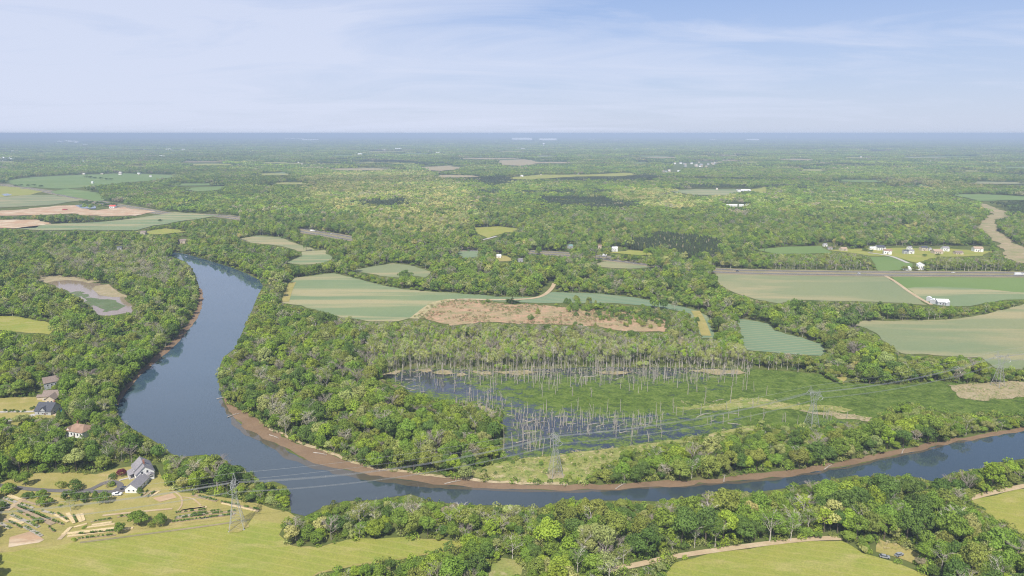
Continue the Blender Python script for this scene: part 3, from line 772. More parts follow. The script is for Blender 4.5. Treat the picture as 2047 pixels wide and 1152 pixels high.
SHAPES = [  # crown bottom, top, clumps, clump radius
 (3.0, 15.0, 26, (0.30, 0.46)), (2.0, 13.5, 34, (0.24, 0.40)), (4.5, 15.5, 20, (0.34, 0.50)),
 (2.5, 14.0, 30, (0.26, 0.44)), (4.0, 16.0, 24, (0.28, 0.42)), (1.5, 12.5, 28, (0.30, 0.46)),
 (6.0, 15.0, 14, (0.36, 0.58)), (1.0, 17.5, 40, (0.20, 0.34)), (5.0, 13.0, 32, (0.22, 0.36))]
NSH = len(SHAPES)
def broad(i, nq, qs, name, withwood=True):
    z0, z1, nc, cr = SHAPES[i]
    p, n, v = crown_points(PR, z0, z1, nc, nq, 100 + i, crad=cr)
    ex = joined(*wood(PR, PH, z0, i, 4)) if withwood else None
    return quads_mesh(name, p, n, np.full(len(p), qs) * rng.uniform(0.7, 1.25, len(p)), v, [M_LEAF, M_BARK] if withwood else [M_LEAF], ex)
def sparse(i, nq, qs, name, pale=True, twigs=5):
    p, n, v = crown_points(PR, 4.0, 15.5, 22, nq, 300 + i, crad=(0.22, 0.40))
    tb, mb = wood(PR, PH, 4, 40 + i, 7, 0.30, twigs, 4, 0, 0.9, 0.5, 0.7)
    return quads_mesh(name, p, n, np.full(len(p), qs) * rng.uniform(0.6, 1.2, len(p)), v, [M_LEAF, M_PALE if pale else M_TWIG], joined(tb, mb))
def thin(i, nq, qs, name):
    """tall trunk in a stand: bare pale bole, small crown high up"""
    p, n, v = crown_points(PR * 0.55, 8.0, 16.0, 12, nq, 500 + i, crad=(0.35, 0.6))
    tb, mb = wood(PR * 0.6, 16.0, 7, 60 + i, 6, 0.30, 3, 4, 0, 0.8, 0.6, 0.9)
    return quads_mesh(name, p, n, np.full(len(p), qs) * rng.uniform(0.6, 1.2, len(p)), v, [M_LEAF, M_PALE], joined(tb, mb))
def bare_parts(i, twigs=9, limbs=9):
    return wood(PR, 14.5, 4, 80 + i, limbs, 0.32, twigs, 5, 0, 1.05, 0.5, 0.75)
def bare(i, name, twigs=9):
    tb, mb = bare_parts(i, twigs)
    p, n, v = crown_points(PR * 0.9, 5.0, 14.5, 16, 60, 700 + i)
    return quads_mesh(name, p, n, np.full(len(p), 0.5), v, [M_LEAF, M_TWIG], joined(tb, mb))
def cone(i, nq, qs, name, R=2.6, H=15.0, z0=1.5):
    r = np.random.default_rng(900 + i)
    h = r.uniform(0, 1, nq) ** 0.8; a = r.uniform(0, 2 * PI, nq)
    rad = R * (1 - h ** 2.2) ** 0.8 * (0.35 + 0.65 * np.minimum(1, h * 2.5)) * r.uniform(0.65, 1.08, nq) + 0.12
    rad *= 1 + 0.25 * np.sin(a * 3 + i) * (1 - h)
    p = np.stack([rad * np.cos(a), rad * np.sin(a), z0 + h * (H - z0)], 1)
    n = np.stack([np.cos(a), np.sin(a), np.full(nq, 0.7)], 1) + 0.45 * r.normal(size=(nq, 3)); n /= np.linalg.norm(n, axis=1)[:, None]
    tb = MB(); tb.tube([(0, 0, -0.3), (0, 0, H * 0.9)], [0.28, 0.05], 5)
    return quads_mesh(name, p, n, np.full(nq, qs) * r.uniform(0.7, 1.2, nq), r.uniform(0.75, 1.2, nq), [M_LEAF, M_BARK], tb)
def bush(i, nq, qs, name):
    p, n, v = crown_points(2.6, 0.1, 3.4, 10, nq, 1100 + i, crad=(0.35, 0.55))
    return quads_mesh(name, p, n, np.full(len(p), qs) * rng.uniform(0.6, 1.2, len(p)), v, [M_LEAF])
def clump(i, size, k, nq, qs, name, pine=False, ncl=8):
    """a patch of several crowns side by side, for the middle and far distance"""
    r = np.random.default_rng(1300 + i + (50 if pine else 0)); P, Nn, V = [], [], []
    for j in range(k):
        cx, cyy = r.uniform(-size / 2, size / 2, 2); R = (r.uniform(2.2, 3.2) if pine else r.uniform(4.2, 7.5)); H = r.uniform(13.5, 15.5) if pine else r.uniform(11, 18)
        p, n, v = crown_points(R, H * (0.35 if pine else 0.15), H, ncl, nq, 2000 + i * 97 + j, crad=(0.35, 0.6))
        P.append(p + np.array([cx, cyy, 0])); Nn.append(n); V.append(v * r.uniform(0.78, 1.22))
    p, n, v = np.vstack(P), np.vstack(Nn), np.concatenate(V)
    return quads_mesh(name, p, n, np.full(len(p), qs) * rng.uniform(0.7, 1.2, len(p)), v, [M_LEAF])

# ------------------------------------------------------------------ a scattering node group: points carry pattern number, turn, size and tint
def scatter(name, label, meshes, pos, idx, rot, scl, tint):
    n = len(pos)
    me = bpy.data.meshes.new(name)
    me.vertices.add(n); me.vertices.foreach_set('co', np.asarray(pos, np.float32).ravel())
    for nm, ty, arr, key in (('pattern', 'INT', np.asarray(idx, np.int32), 'value'), ('turn', 'FLOAT', np.asarray(rot, np.float32), 'value'), ('size', 'FLOAT_VECTOR', np.asarray(scl, np.float32), 'vector'), ('tint', 'FLOAT_VECTOR', np.asarray(tint, np.float32), 'vector')):
        a = me.attributes.new(nm, ty, 'POINT'); a.data.foreach_set(key, arr.ravel())
    me.update()
    o = tag(mobj(name, me), kind='stuff', label=label)
    g = bpy.data.node_groups.new(name + ' scatter', 'GeometryNodeTree')
    g.interface.new_socket('Geometry', in_out='INPUT', socket_type='NodeSocketGeometry')
    g.interface.new_socket('Geometry', in_out='OUTPUT', socket_type='NodeSocketGeometry')
    gi = g.nodes.new('NodeGroupInput'); go = g.nodes.new('NodeGroupOutput')
    join = g.nodes.new('GeometryNodeGeometryToInstance')
    for m in reversed(meshes):
        src = bpy.data.objects.new(m.name, m)
        oi = g.nodes.new('GeometryNodeObjectInfo'); oi.inputs['Object'].default_value = src; oi.inputs['As Instance'].default_value = False
        g.links.new(oi.outputs['Geometry'], join.inputs[0])
    iop = g.nodes.new('GeometryNodeInstanceOnPoints')
    g.links.new(gi.outputs[0], iop.inputs['Points']); g.links.new(join.outputs[0], iop.inputs['Instance'])
    iop.inputs['Pick Instance'].default_value = True
    def attr(nm, ty):
        a = g.nodes.new('GeometryNodeInputNamedAttribute'); a.data_type = ty; a.inputs['Name'].default_value = nm
        return a.outputs[0]
    g.links.new(attr('pattern', 'INT'), iop.inputs['Instance Index'])
    cx = g.nodes.new('ShaderNodeCombineXYZ'); g.links.new(attr('turn', 'FLOAT'), cx.inputs[2]); g.links.new(cx.outputs[0], iop.inputs['Rotation'])
    g.links.new(attr('size', 'FLOAT_VECTOR'), iop.inputs['Scale'])
    g.links.new(iop.outputs[0], go.inputs[0])
    md = o.modifiers.new('scatter', 'NODES'); md.node_group = g
    return o

# ------------------------------------------------------------------ where the trees stand
PINE_Z = [[(676, 412), (740, 405), (826, 402), (812, 414), (780, 424), (740, 420)], [(885, 356), (960, 356), (1080, 358), (1180, 351), (1250, 352), (1318, 354), (1310, 366), (1150, 369), (1060, 366), (985, 378), (940, 370)],
          [(1254, 486), (1330, 478), (1440, 490), (1440, 520), (1400, 527), (1310, 512), (1256, 498)], [(1085, 402), (1180, 398), (1240, 404), (1270, 420), (1220, 430), (1150, 420), (1090, 416)], [(1990, 424), (1960, 408), (1990, 394), (2075, 398), (2075, 450), (2030, 434)]]
for k_ in range(16):                                   # conifer strips in the far woods
    fy_ = rnd.uniform(2300, 9000); fx_ = rnd.uniform(-0.75, 0.75) * depth_at(fy_); l_ = rnd.uniform(150, 420) * (fy_ / 3500) ** 0.7; w_ = rnd.uniform(50, 110) * (fy_ / 3500)
    PINE_Z.append([tuple(float(q) for q in PX(fx_ + l_ * rnd.uniform(.7, 1.2) * math.cos(a_), fy_ + w_ * rnd.uniform(.7, 1.2) * math.sin(a_), 0)) for a_ in [2 * PI * i_ / 9 for i_ in range(9)]])
YELLOW_Z = [[(600, 360), (720, 345), (850, 345), (940, 380), (960, 440), (880, 455), (700, 430), (620, 410)], [(690, 430), (860, 425), (940, 450), (900, 480), (760, 470)], [(1200, 390), (1350, 380), (1480, 400), (1380, 425), (1250, 420)], [(1700, 360), (1850, 362), (1990, 380), (1850, 385)]]
THIN_Z = [[(735, 712), (760, 680), (850, 668), (1000, 690), (1150, 700), (1300, 700), (1480, 712), (1490, 742), (1200, 738), (1000, 742), (800, 742), (740, 752)]]
PALE_Z = [[(90, 510), (260, 492), (370, 520), (398, 575), (330, 585), (200, 560), (110, 545)], [(640, 655), (760, 640), (1000, 650), (1380, 690), (1480, 715), (1000, 712), (760, 700)], [(690, 1000), (900, 1000), (1120, 1000), (1100, 1040), (760, 1070), (690, 1050)]]
SAPL_Z = [[(1690, 540), (1990, 545), (2040, 540), (2010, 515), (1850, 515)], [(1540, 508), (1740, 518), (1750, 545), (1540, 543)], [(960, 640), (1080, 612), (1390, 660), (1390, 690), (1200, 670)], [(1490, 715), (1640, 715), (1650, 748), (1490, 740)]]
YOUNG_CEDAR_Z = [[(1128, 610), (1180, 606), (1290, 622), (1380, 632), (1394, 660), (1330, 640), (1240, 636), (1160, 626)]]

PALETTE = {'lime': (0.232, 0.300, 0.040), 'mid': (0.172, 0.246, 0.042), 'dark': (0.112, 0.170, 0.040), 'olive': (0.208, 0.238, 0.055), 'pale': (0.280, 0.306, 0.105), 'grey': (0.285, 0.262, 0.160), 'tan': (0.36, 0.345, 0.125), 'pine': (0.080, 0.105, 0.050), 'red': (0.15, 0.04, 0.05), 'gold': (0.30, 0.32, 0.06)}
PAL_N = list(PALETTE)
PAL_C = np.array([PALETTE[k] for k in PAL_N])

# small clear boxes round what stands among the trees: photo pixels x0, y0, x1, y1
CLEAR_BOX = [(68, 780, 116, 830), (112, 814, 133, 831), (129, 854, 181, 877), (97, 757, 110, 767), (228, 926, 330, 996), (354, 474, 374, 488), (276, 462, 296, 470), (228, 490, 248, 500), (990, 508, 1002, 518), (1034, 516, 1050, 526), (1132, 488, 1148, 498), (1194, 487, 1204, 497), (1222, 495, 1246, 504), (1636, 486, 1666, 502), (1672, 494, 1700, 506), (1732, 492, 1980, 514), (1806, 530, 1852, 544), (1850, 594, 1904, 612), (866, 410, 880, 414), (1448, 407, 1504, 414), (1340, 326, 1436, 336), (1322, 340, 1362, 346), (1470, 378, 1500, 384), (1745, 1090, 1810, 1125)]
OPEN += [[(a, b), (c, b), (c, d), (a, d)] for a, b, c, d in CLEAR_BOX]

HARD = [p for p in OPEN if p is not RIVER and p is not MUD_POLY and p is not MUD_L and p is not MARSH_P]
def any_in(px, py, polys):
    r = np.zeros(np.shape(px), bool)
    for p in polys:
        r |= inside(px, py, p)
    return r

def jitter_grid(y0, y1, s, margin=1.12):
    ys = np.arange(y0, y1, s * 0.87); P = []
    for k, y in enumerate(ys):
        hw = depth_at(y) * (W / 2 / FPX) * margin + 15
        x = np.arange(-hw, hw, s) + (k % 2) * s / 2
        P.append(np.stack([x, np.full(len(x), y)], 1))
    P = np.vstack(P)
    return P + rng.uniform(-0.36 * s, 0.36 * s, P.shape)

def cull(P, R, H, far=False):
    """keep the trees that stand outside every open outline and do not rise in front of one"""
    px, py = PX(P[:, 0], P[:, 1], 0)
    bad = any_in(px, py, OPEN)
    tests = ((0, 0.97), (0, 0.84), (0, 0.7), (0, 0.52), (-0.75, 0.62), (0.75, 0.62), (-0.5, 0.85), (0.5, 0.85)) if not far else ((0, 0.95), (-0.6, 0.6), (0.6, 0.6))
    for dx, fz in tests:
        x, y = PX(P[:, 0] + dx * R, P[:, 1], H * fz)
        bad |= any_in(x, y, OPEN)
    # crowns must not stand on open ground either
    for dx, dy in ((0, 0.6), (0.55, 0), (-0.55, 0)):
        x, y = PX(P[:, 0] + dx * R, P[:, 1] + dy * R, 0)
        bad |= any_in(x, y, HARD)
    return ~bad

def choose_tint(P, px, py, far=False):
    n = len(P)
    a = fnoise(P[:, 0] / 70, P[:, 1] / 70, 5); b = rng.uniform(0, 1, n)
    big = fnoise(P[:, 0] / 500, P[:, 1] / 260, 21)
    k = np.zeros(n, int)
    wts = np.tile(np.array([0.13, 0.38, 0.18, 0.20, 0.075, 0.03, 0.005, 0.0, 0.0, 0.0]), (n, 1))
    wts[:, 0] *= np.where(a > 0.55, 1.6, 0.7); wts[:, 2] *= np.where(a < 0.42, 1.9, 0.8)
    wts[:, 6] *= np.where(big > 0.56, 3.0, 0.6); wts[:, 5] *= np.where(big < 0.45, 2.0, 0.7)
    yz = any_in(px, py, YELLOW_Z); wts[yz] = [0.07, 0.16, 0.04, 0.19, 0.22, 0.02, 0.30, 0, 0, 0]
    pz = any_in(px, py, PALE_Z); wts[pz] = [0.06, 0.22, 0.10, 0.24, 0.22, 0.16, 0.0, 0, 0, 0]
    tz = any_in(px, py, THIN_Z); wts[tz] = [0.06, 0.18, 0.02, 0.22, 0.44, 0.08, 0, 0, 0, 0]
    sz = any_in(px, py, SAPL_Z); wts[sz] = [0.12, 0.34, 0.08, 0.24, 0.16, 0.06, 0, 0, 0, 0]
    wx = (fnoise(P[:, 0] / 60, P[:, 1] / 60, 41) - 0.5); wy = (fnoise(P[:, 0] / 60, P[:, 1] / 60, 43) - 0.5)
    nz = any_in(px + wx * 70, py + wy * 12, PINE_Z); wts[nz] = [0, 0.0, 0.05, 0.02, 0, 0.03, 0, 0.90, 0, 0]
    wts[tz] = [0.14, 0.24, 0.01, 0.20, 0.38, 0.03, 0, 0, 0, 0]
    wts /= wts.sum(1)[:, None]
    k = (wts.cumsum(1) < b[:, None]).sum(1)
    c = PAL_C[np.clip(k, 0, 9)] * rng.uniform(0.88, 1.14, (n, 1)) * rng.uniform(0.95, 1.05, (n, 3))
    c[tz] *= 1.15
    c[yz] *= 1.08
    if far: c = c * (0.55 + 0.9 * fnoise(P[:, 0] / 900, P[:, 1] / 330, 77))[:, None]
    return k, c, dict(yz=yz, pz=pz, tz=tz, sz=sz, nz=nz)

# near and middle belt, one point per tree
P = np.vstack([jitter_grid(130, 700, 6.6), jitter_grid(700, 1650, 7.8)])
n = len(P)
px, py = PX(P[:, 0], P[:, 1], 0)
kcol, tint, zone = choose_tint(P, px, py)
hn = fnoise(P[:, 0] / 45, P[:, 1] / 45, 3)
R = np.clip(rng.normal(4.4, 1.0, n) + (hn - 0.5) * 3.2, 2.6, 7.4)
H = np.clip(R * rng.uniform(2.3, 3.3, n) + (hn - 0.5) * 7, 6.5, 19)
# kinds: 0 broadleaf 1 budding 2 thin 3 bare 4 cone
u = rng.uniform(0, 1, n)
kind = np.where(u < 0.82, 0, np.where(u < 0.95, 1, 3))
kind[(kcol == 5)] = np.where(rng.uniform(0, 1, (kcol == 5).sum()) < 0.4, 3, 1)
kind[zone['pz'] & (u > 0.45)] = 1; kind[zone['pz'] & (u > 0.90)] = 3
kind[zone['tz']] = np.where(u[zone['tz']] < 0.62, 2, np.where(u[zone['tz']] < 0.91, 1, 3))
kind[zone['sz']] = np.where(u[zone['sz']] < 0.55, 2, np.where(u[zone['sz']] < 0.85, 1, 0))
kind[zone['nz']] = np.where(u[zone['nz']] < 0.97, 4, 1)
cz = any_in(px, py, YOUNG_CEDAR_Z)
R[kind == 2] = np.clip(R[kind == 2], 4.0, 5.6); H[kind == 2] = rng.uniform(12, 18, (kind == 2).sum())
H[zone['sz'] & (kind == 2)] *= 0.8
R[kind == 4] = rng.uniform(5, 6.4, (kind == 4).sum()); H[kind == 4] = rng.uniform(13, 16, (kind == 4).sum())
keep = cull(P, R, H) & (rng.uniform(0, 1, n) > 0.04)
P, R, H, kind, kcol, tint, px, py = (a[keep] for a in (P, R, H, kind, kcol, tint, px, py))
# young growth closes the edges where no tall tree has room, and pine stands are planted close
def second_pass():
    Q = np.vstack([jitter_grid(150, 700, 4.6), jitter_grid(700, 1650, 5.6)])
    qx, qy = PX(Q[:, 0], Q[:, 1], 0); m_ = len(Q)
    kc, ti, zn = choose_tint(Q, qx, qy)
    cell = {}
    for a, b, r in zip(P[:, 0], P[:, 1], R): cell.setdefault((int(a // 8), int(b // 8)), []).append((a, b, r))
    free = np.ones(m_, bool)
    for i_, (a, b) in enumerate(Q):
        ca, cb_ = int(a // 8), int(b // 8)
        for da in (-1, 0, 1):
            for db in (-1, 0, 1):
                for (u_, v_, r) in cell.get((ca + da, cb_ + db), ()):
                    if (a - u_) ** 2 + (b - v_) ** 2 < (r * 0.85 + 1.2) ** 2: free[i_] = False
    pine = zn['nz']
    free |= pine & (rng.uniform(0, 1, m_) < 0.7)
    Rs = np.where(pine, rng.uniform(4.4, 5.6, m_), rng.uniform(1.7, 3.2, m_)); Hs = np.where(pine, rng.uniform(13, 15.5, m_), Rs * rng.uniform(1.5, 2.4, m_))
    kd = np.where(pine, 4, np.where(rng.uniform(0, 1, m_) < 0.85, 0, 1))
    ok = free & cull(Q, Rs * 0.7, Hs)
    return Q[ok], Rs[ok], Hs[ok], kd[ok], kc[ok], ti[ok], qx[ok], qy[ok]
S2 = second_pass()
P = np.vstack([P, S2[0]]); R, H, kind, kcol, tint, px, py = (np.concatenate([a, b]) for a, b in zip((R, H, kind, kcol, tint, px, py), S2[1:]))
n = len(P)
cxp, cyp = PX(P[:, 0], P[:, 1], H * 0.6)
inview = (cxp > 4) & (cxp < W - 4) & (cyp < HH - 4)
dist = np.sqrt(P[:, 0] ** 2 + P[:, 1] ** 2 + CAMZ ** 2)
show = np.where(inview, R / dist, 0)
# the trees that show largest become things of their own
N_BROAD, N_BARE = 295, 50
single = np.zeros(n, bool)
for grp, cnt in (((0, 1), N_BROAD), ((3,), N_BARE)):
    ids = np.where(np.isin(kind, grp) & inview & (R > 2.8))[0]
    ids = ids[np.argsort(-R[ids] ** 0.5 / dist[ids])][:cnt]
    single[ids] = True

B0 = [broad(i, 2600, 0.80, 'leafy_tree') for i in range(NSH)]
S0 = [sparse(i, 900, 0.55, 'budding_tree', True) for i in range(3)]
T0 = [thin(i, 760, 0.62, 'slender_tree') for i in range(4)]
D0 = [bare(i, 'bare_tree') for i in range(3)]
C0 = [cone(i, 700, 0.9, 'conifer') for i in range(2)]
B1 = [broad(i, 620, 1.35, 'leafy_tree_far') for i in range(NSH)]
S1 = [sparse(i, 330, 0.85, 'budding_tree_far', True, 3) for i in range(3)]
T1_ = [thin(i, 300, 1.0, 'slender_tree_far') for i in range(4)]
D1 = [bare(i, 'bare_tree_far', 5) for i in range(3)]
C1 = [cone(i, 300, 1.6, 'conifer_far') for i in range(2)]
FAM = [B0, S0, T0, D0, C0, B1, S1, T1_, D1, C1]
OFF = np.cumsum([0] + [len(f) for f in FAM])
LEN = np.array([len(f) for f in FAM])
fam = kind + np.where(dist > 760, 5, 0)
pat = OFF[fam] + rng.integers(0, 1000, n) % LEN[fam]
rot = rng.uniform(0, 2 * PI, n)
m = ~single
scatter('forest', 'mixed spring woodland covering the land along the river', sum(FAM, []), np.c_[P[m], np.zeros(m.sum())], pat[m], rot[m], np.c_[R[m] / PR, R[m] / PR, H[m] / PH], tint[m])

# farther off, patches of crowns
def far_belt(name, label, y0, y1, s, size, k, nq, qs, ncl):
    Q = jitter_grid(y0, y1, s, 1.05)
    qx, qy = PX(Q[:, 0], Q[:, 1], 0)
    kc, ti, zn = choose_tint(Q, qx, qy, True)
    ok = cull(Q, np.full(len(Q), size * 0.45), np.full(len(Q), 15.0), True)
    Q, ti, nz = Q[ok], ti[ok], zn['nz'][ok]
    n_ = len(Q)
    ms = [clump(i, size, k, nq, qs, 'wood_patch', False, ncl) for i in range(5)] + [clump(i, size, int(k * 2.2), max(12, nq // 2), qs * 0.7, 'pine_patch', True, 5) for i in range(2)]
    pt = np.where(nz, 5 + rng.integers(0, 2, n_), rng.integers(0, 5, n_))
    hs = 0.8 + 0.5 * fnoise(Q[:, 0] / 300, Q[:, 1] / 300, 31)
    sz = np.where(nz, 1.0, hs)
    scatter(name, label, ms, np.c_[Q, np.zeros(n_)], pt, rng.uniform(0, 6.28, n_), np.c_[np.ones(n_), np.ones(n_), sz], ti)
far_belt('woods', 'woodland on the rise beyond the highway', 1660, 3800, 25, 30, 6, 90, 2.6, 9)
far_belt('distant_woods', 'hazy woods stretching to the skyline', 3800, 15000, 78, 92, 26, 40, 5.5, 6)
far_belt('skyline_woods', 'last blue woods along the skyline', 15000, 42000, 190, 230, 60, 16, 16.0, 4)
# ------------------------------------------------------------------ words
ORD = ['first', 'second', 'third', 'fourth', 'fifth', 'sixth', 'seventh', 'eighth', 'ninth', 'tenth', 'eleventh', 'twelfth', 'thirteenth', 'fourteenth', 'fifteenth', 'sixteenth', 'seventeenth', 'eighteenth', 'nineteenth', 'twentieth']
def ordinal(k, n):
    if n == 1: return ''
    if k == 0: return 'leftmost'
    if k == n - 1: return 'rightmost'
    return ORD[min(k, 19)] + ' from left'

# ------------------------------------------------------------------ single trees
def part_meshes():
    d = {}
    for i in range(NSH):
        z0, z1, nc, cr = SHAPES[i]
        p, nn, v = crown_points(PR, z0, z1, nc, 2600, 100 + i, crad=cr)
        crown = quads_mesh('crown', p, nn, np.full(len(p), 0.80) * rng.uniform(0.7, 1.25, len(p)), v, [M_LEAF])
        tb, mb = wood(PR, PH, z0, i, 4)
        d[(0, i)] = [('trunk', joined(tb, mb).mesh('trunk', [M_BARK])), ('crown', crown)]
    for i in range(3):
        p, nn, v = crown_points(PR, 4.0, 15.5, 22, 900, 300 + i, crad=(0.22, 0.40))
        tb, mb = wood(PR, PH, 4, 40 + i, 7, 0.30, 5, 4, 0, 0.9, 0.5, 0.7)
        d[(1, i)] = [('trunk', tb.mesh('trunk', [M_PALE])), ('branches', mb.mesh('branches', [M_PALE])), ('crown', quads_mesh('crown', p, nn, np.full(len(p), 0.55) * rng.uniform(0.6, 1.2, len(p)), v, [M_LEAF]))]
        tb, mb = bare_parts(i)
        d[(3, i)] = [('trunk', tb.mesh('trunk', [M_TWIG])), ('branches', mb.mesh('branches', [M_TWIG]))]
        p, nn, v = crown_points(2.6, 0.1, 3.4, 12, 620, 1150 + i, crad=(0.35, 0.55))
        tb = MB(); tb.tube([(0, 0, -0.2), (0.1, 0, 1.4)], [0.12, 0.07], 5)
        d[(5, i)] = [('trunk', tb.mesh('trunk', [M_BARK])), ('crown', quads_mesh('crown', p, nn, np.full(len(p), 0.55) * rng.uniform(0.6, 1.2, len(p)), v, [M_LEAF]))]
    for i in range(2):
        r = np.random.default_rng(900 + i); nq = 900
        h = r.uniform(0, 1, nq) ** 0.8; a = r.uniform(0, 2 * PI, nq)
        rad = 2.6 * (1 - h) ** 0.7 * r.uniform(0.65, 1.08, nq) + 0.12
        p = np.stack([rad * np.cos(a), rad * np.sin(a), 0.5 + h * 8.5], 1)
        nn = np.stack([np.cos(a), np.sin(a), np.full(nq, 0.7)], 1) + 0.45 * r.normal(size=(nq, 3)); nn /= np.linalg.norm(nn, axis=1)[:, None]
        tb = MB(); tb.tube([(0, 0, -0.3), (0, 0, 8)], [0.2, 0.05], 5)
        d[(4, i)] = [('trunk', tb.mesh('trunk', [M_BARK])), ('crown', quads_mesh('crown', p, nn, np.full(nq, 0.6), r.uniform(0.75, 1.2, nq), [M_LEAF]))]
    return d
PARTS = part_meshes()
KNAME = {0: 'leafy_tree', 1: 'budding_tree', 3: 'bare_tree', 4: 'conifer_tree', 5: 'shrub'}
def put_tree(k, i, x, y, sx, sz, turn, col, label, cat='tree', group=None, tilt=0.0):
    e = empty(KNAME[k], (x, y, 0), turn)
    e.rotation_euler = (tilt, 0, turn)
    e.scale = (sx, sx, sz)
    tag(e, label, cat, group)
    for nm, me in PARTS[(k, i)]:
        c = bpy.data.objects.new(nm, me); c.parent = e; COL.objects.link(c)
        if nm == 'crown':
            c['tint'] = [float(q) for q in col]
    return e

HUE = {'lime': 'lime green', 'mid': 'mid green', 'dark': 'dark green', 'olive': 'olive green', 'pale': 'pale green', 'grey': 'greyish', 'tan': 'tan', 'pine': 'very dark', 'red': 'red', 'gold': 'golden green'}
def tree_zone(x, y):
    if x < 335 and y < 1000: return 'wood around the left bank houses'
    if y < 1008 and x < 640 and y > 900: return 'bank wood behind the meadow tower'
    if y < 975 and x < 1060:
        return 'peninsula wood beside the mud shore' if x < 800 or y > 905 else 'peninsula wood edge facing the marsh'
    if y < 978 and x >= 1060:
        return 'far bank strip just right of marsh tower' if x < 1400 else ('far bank strip across from straight reach' if x < 1700 else 'far bank strip by upstream bend')
    if x < 720: return 'thicket jutting into the bottom meadow'
    if x < 900: return 'grove between meadow and river bend'
    if x < 1120: return 'wood above the small bare clearing'
    if x < 1330: return 'wood where the dirt track begins'
    if x < 1540: return 'wood above the curving dirt track'
    if x < 1720: return 'wood at the dirt track end'
    if x < 1900: return 'wood by the overgrown bare patch'
    return 'wood corner beside the farther meadow'
ids = np.where(single)[0]
recs = []
for j in ids:
    recs.append(dict(j=j, z=tree_zone(px[j], py[j]), x=px[j], y=py[j], k=int(kind[j]), hue=PAL_N[min(9, kcol[j])], R=R[j], H=H[j]))
byz = {}
for r_ in recs: byz.setdefault(r_['z'], []).append(r_)
sets = {}
for z, lst in byz.items():
    ys = sorted(q['y'] for q in lst)
    for q in lst:
        f = ys.index(q['y']) / max(1, len(ys) - 1)
        q['band'] = ('front row' if f > 0.67 else ('middle rows' if f > 0.33 else 'back row')) if len(lst) > 6 else ''
        q['size'] = 'small' if q['R'] < 4.2 else ('broad' if q['R'] > 5.9 else '')
        q['look'] = {0: HUE[q['hue']] + ' leafy tree', 1: 'thin leaved ' + HUE[q['hue']] + ' tree', 3: 'bare grey twiggy tree'}[q['k']]
        sets.setdefault((z, q['band'], q['size'], q['look']), []).append(q)
for (z, band, size, look), lst in sets.items():
    lst.sort(key=lambda q: q['x'])
    for i, q in enumerate(lst):
        o_ = ordinal(i, len(lst))
        lab = ' '.join(w for w in (size, look) if w) + (', ' + o_ if o_ else '') + (', ' + band if band else '') + ', ' + z
        j = q['j']; k = q['k']
        cnt = NSH if k == 0 else 3
        put_tree(k, int(pat[j] - OFF[fam[j]]) % cnt, P[j, 0], P[j, 1], R[j] / PR, H[j] / PH, rot[j], tint[j], lab, 'tree', 'trees of the ' + z, rnd.uniform(-.04, .04))

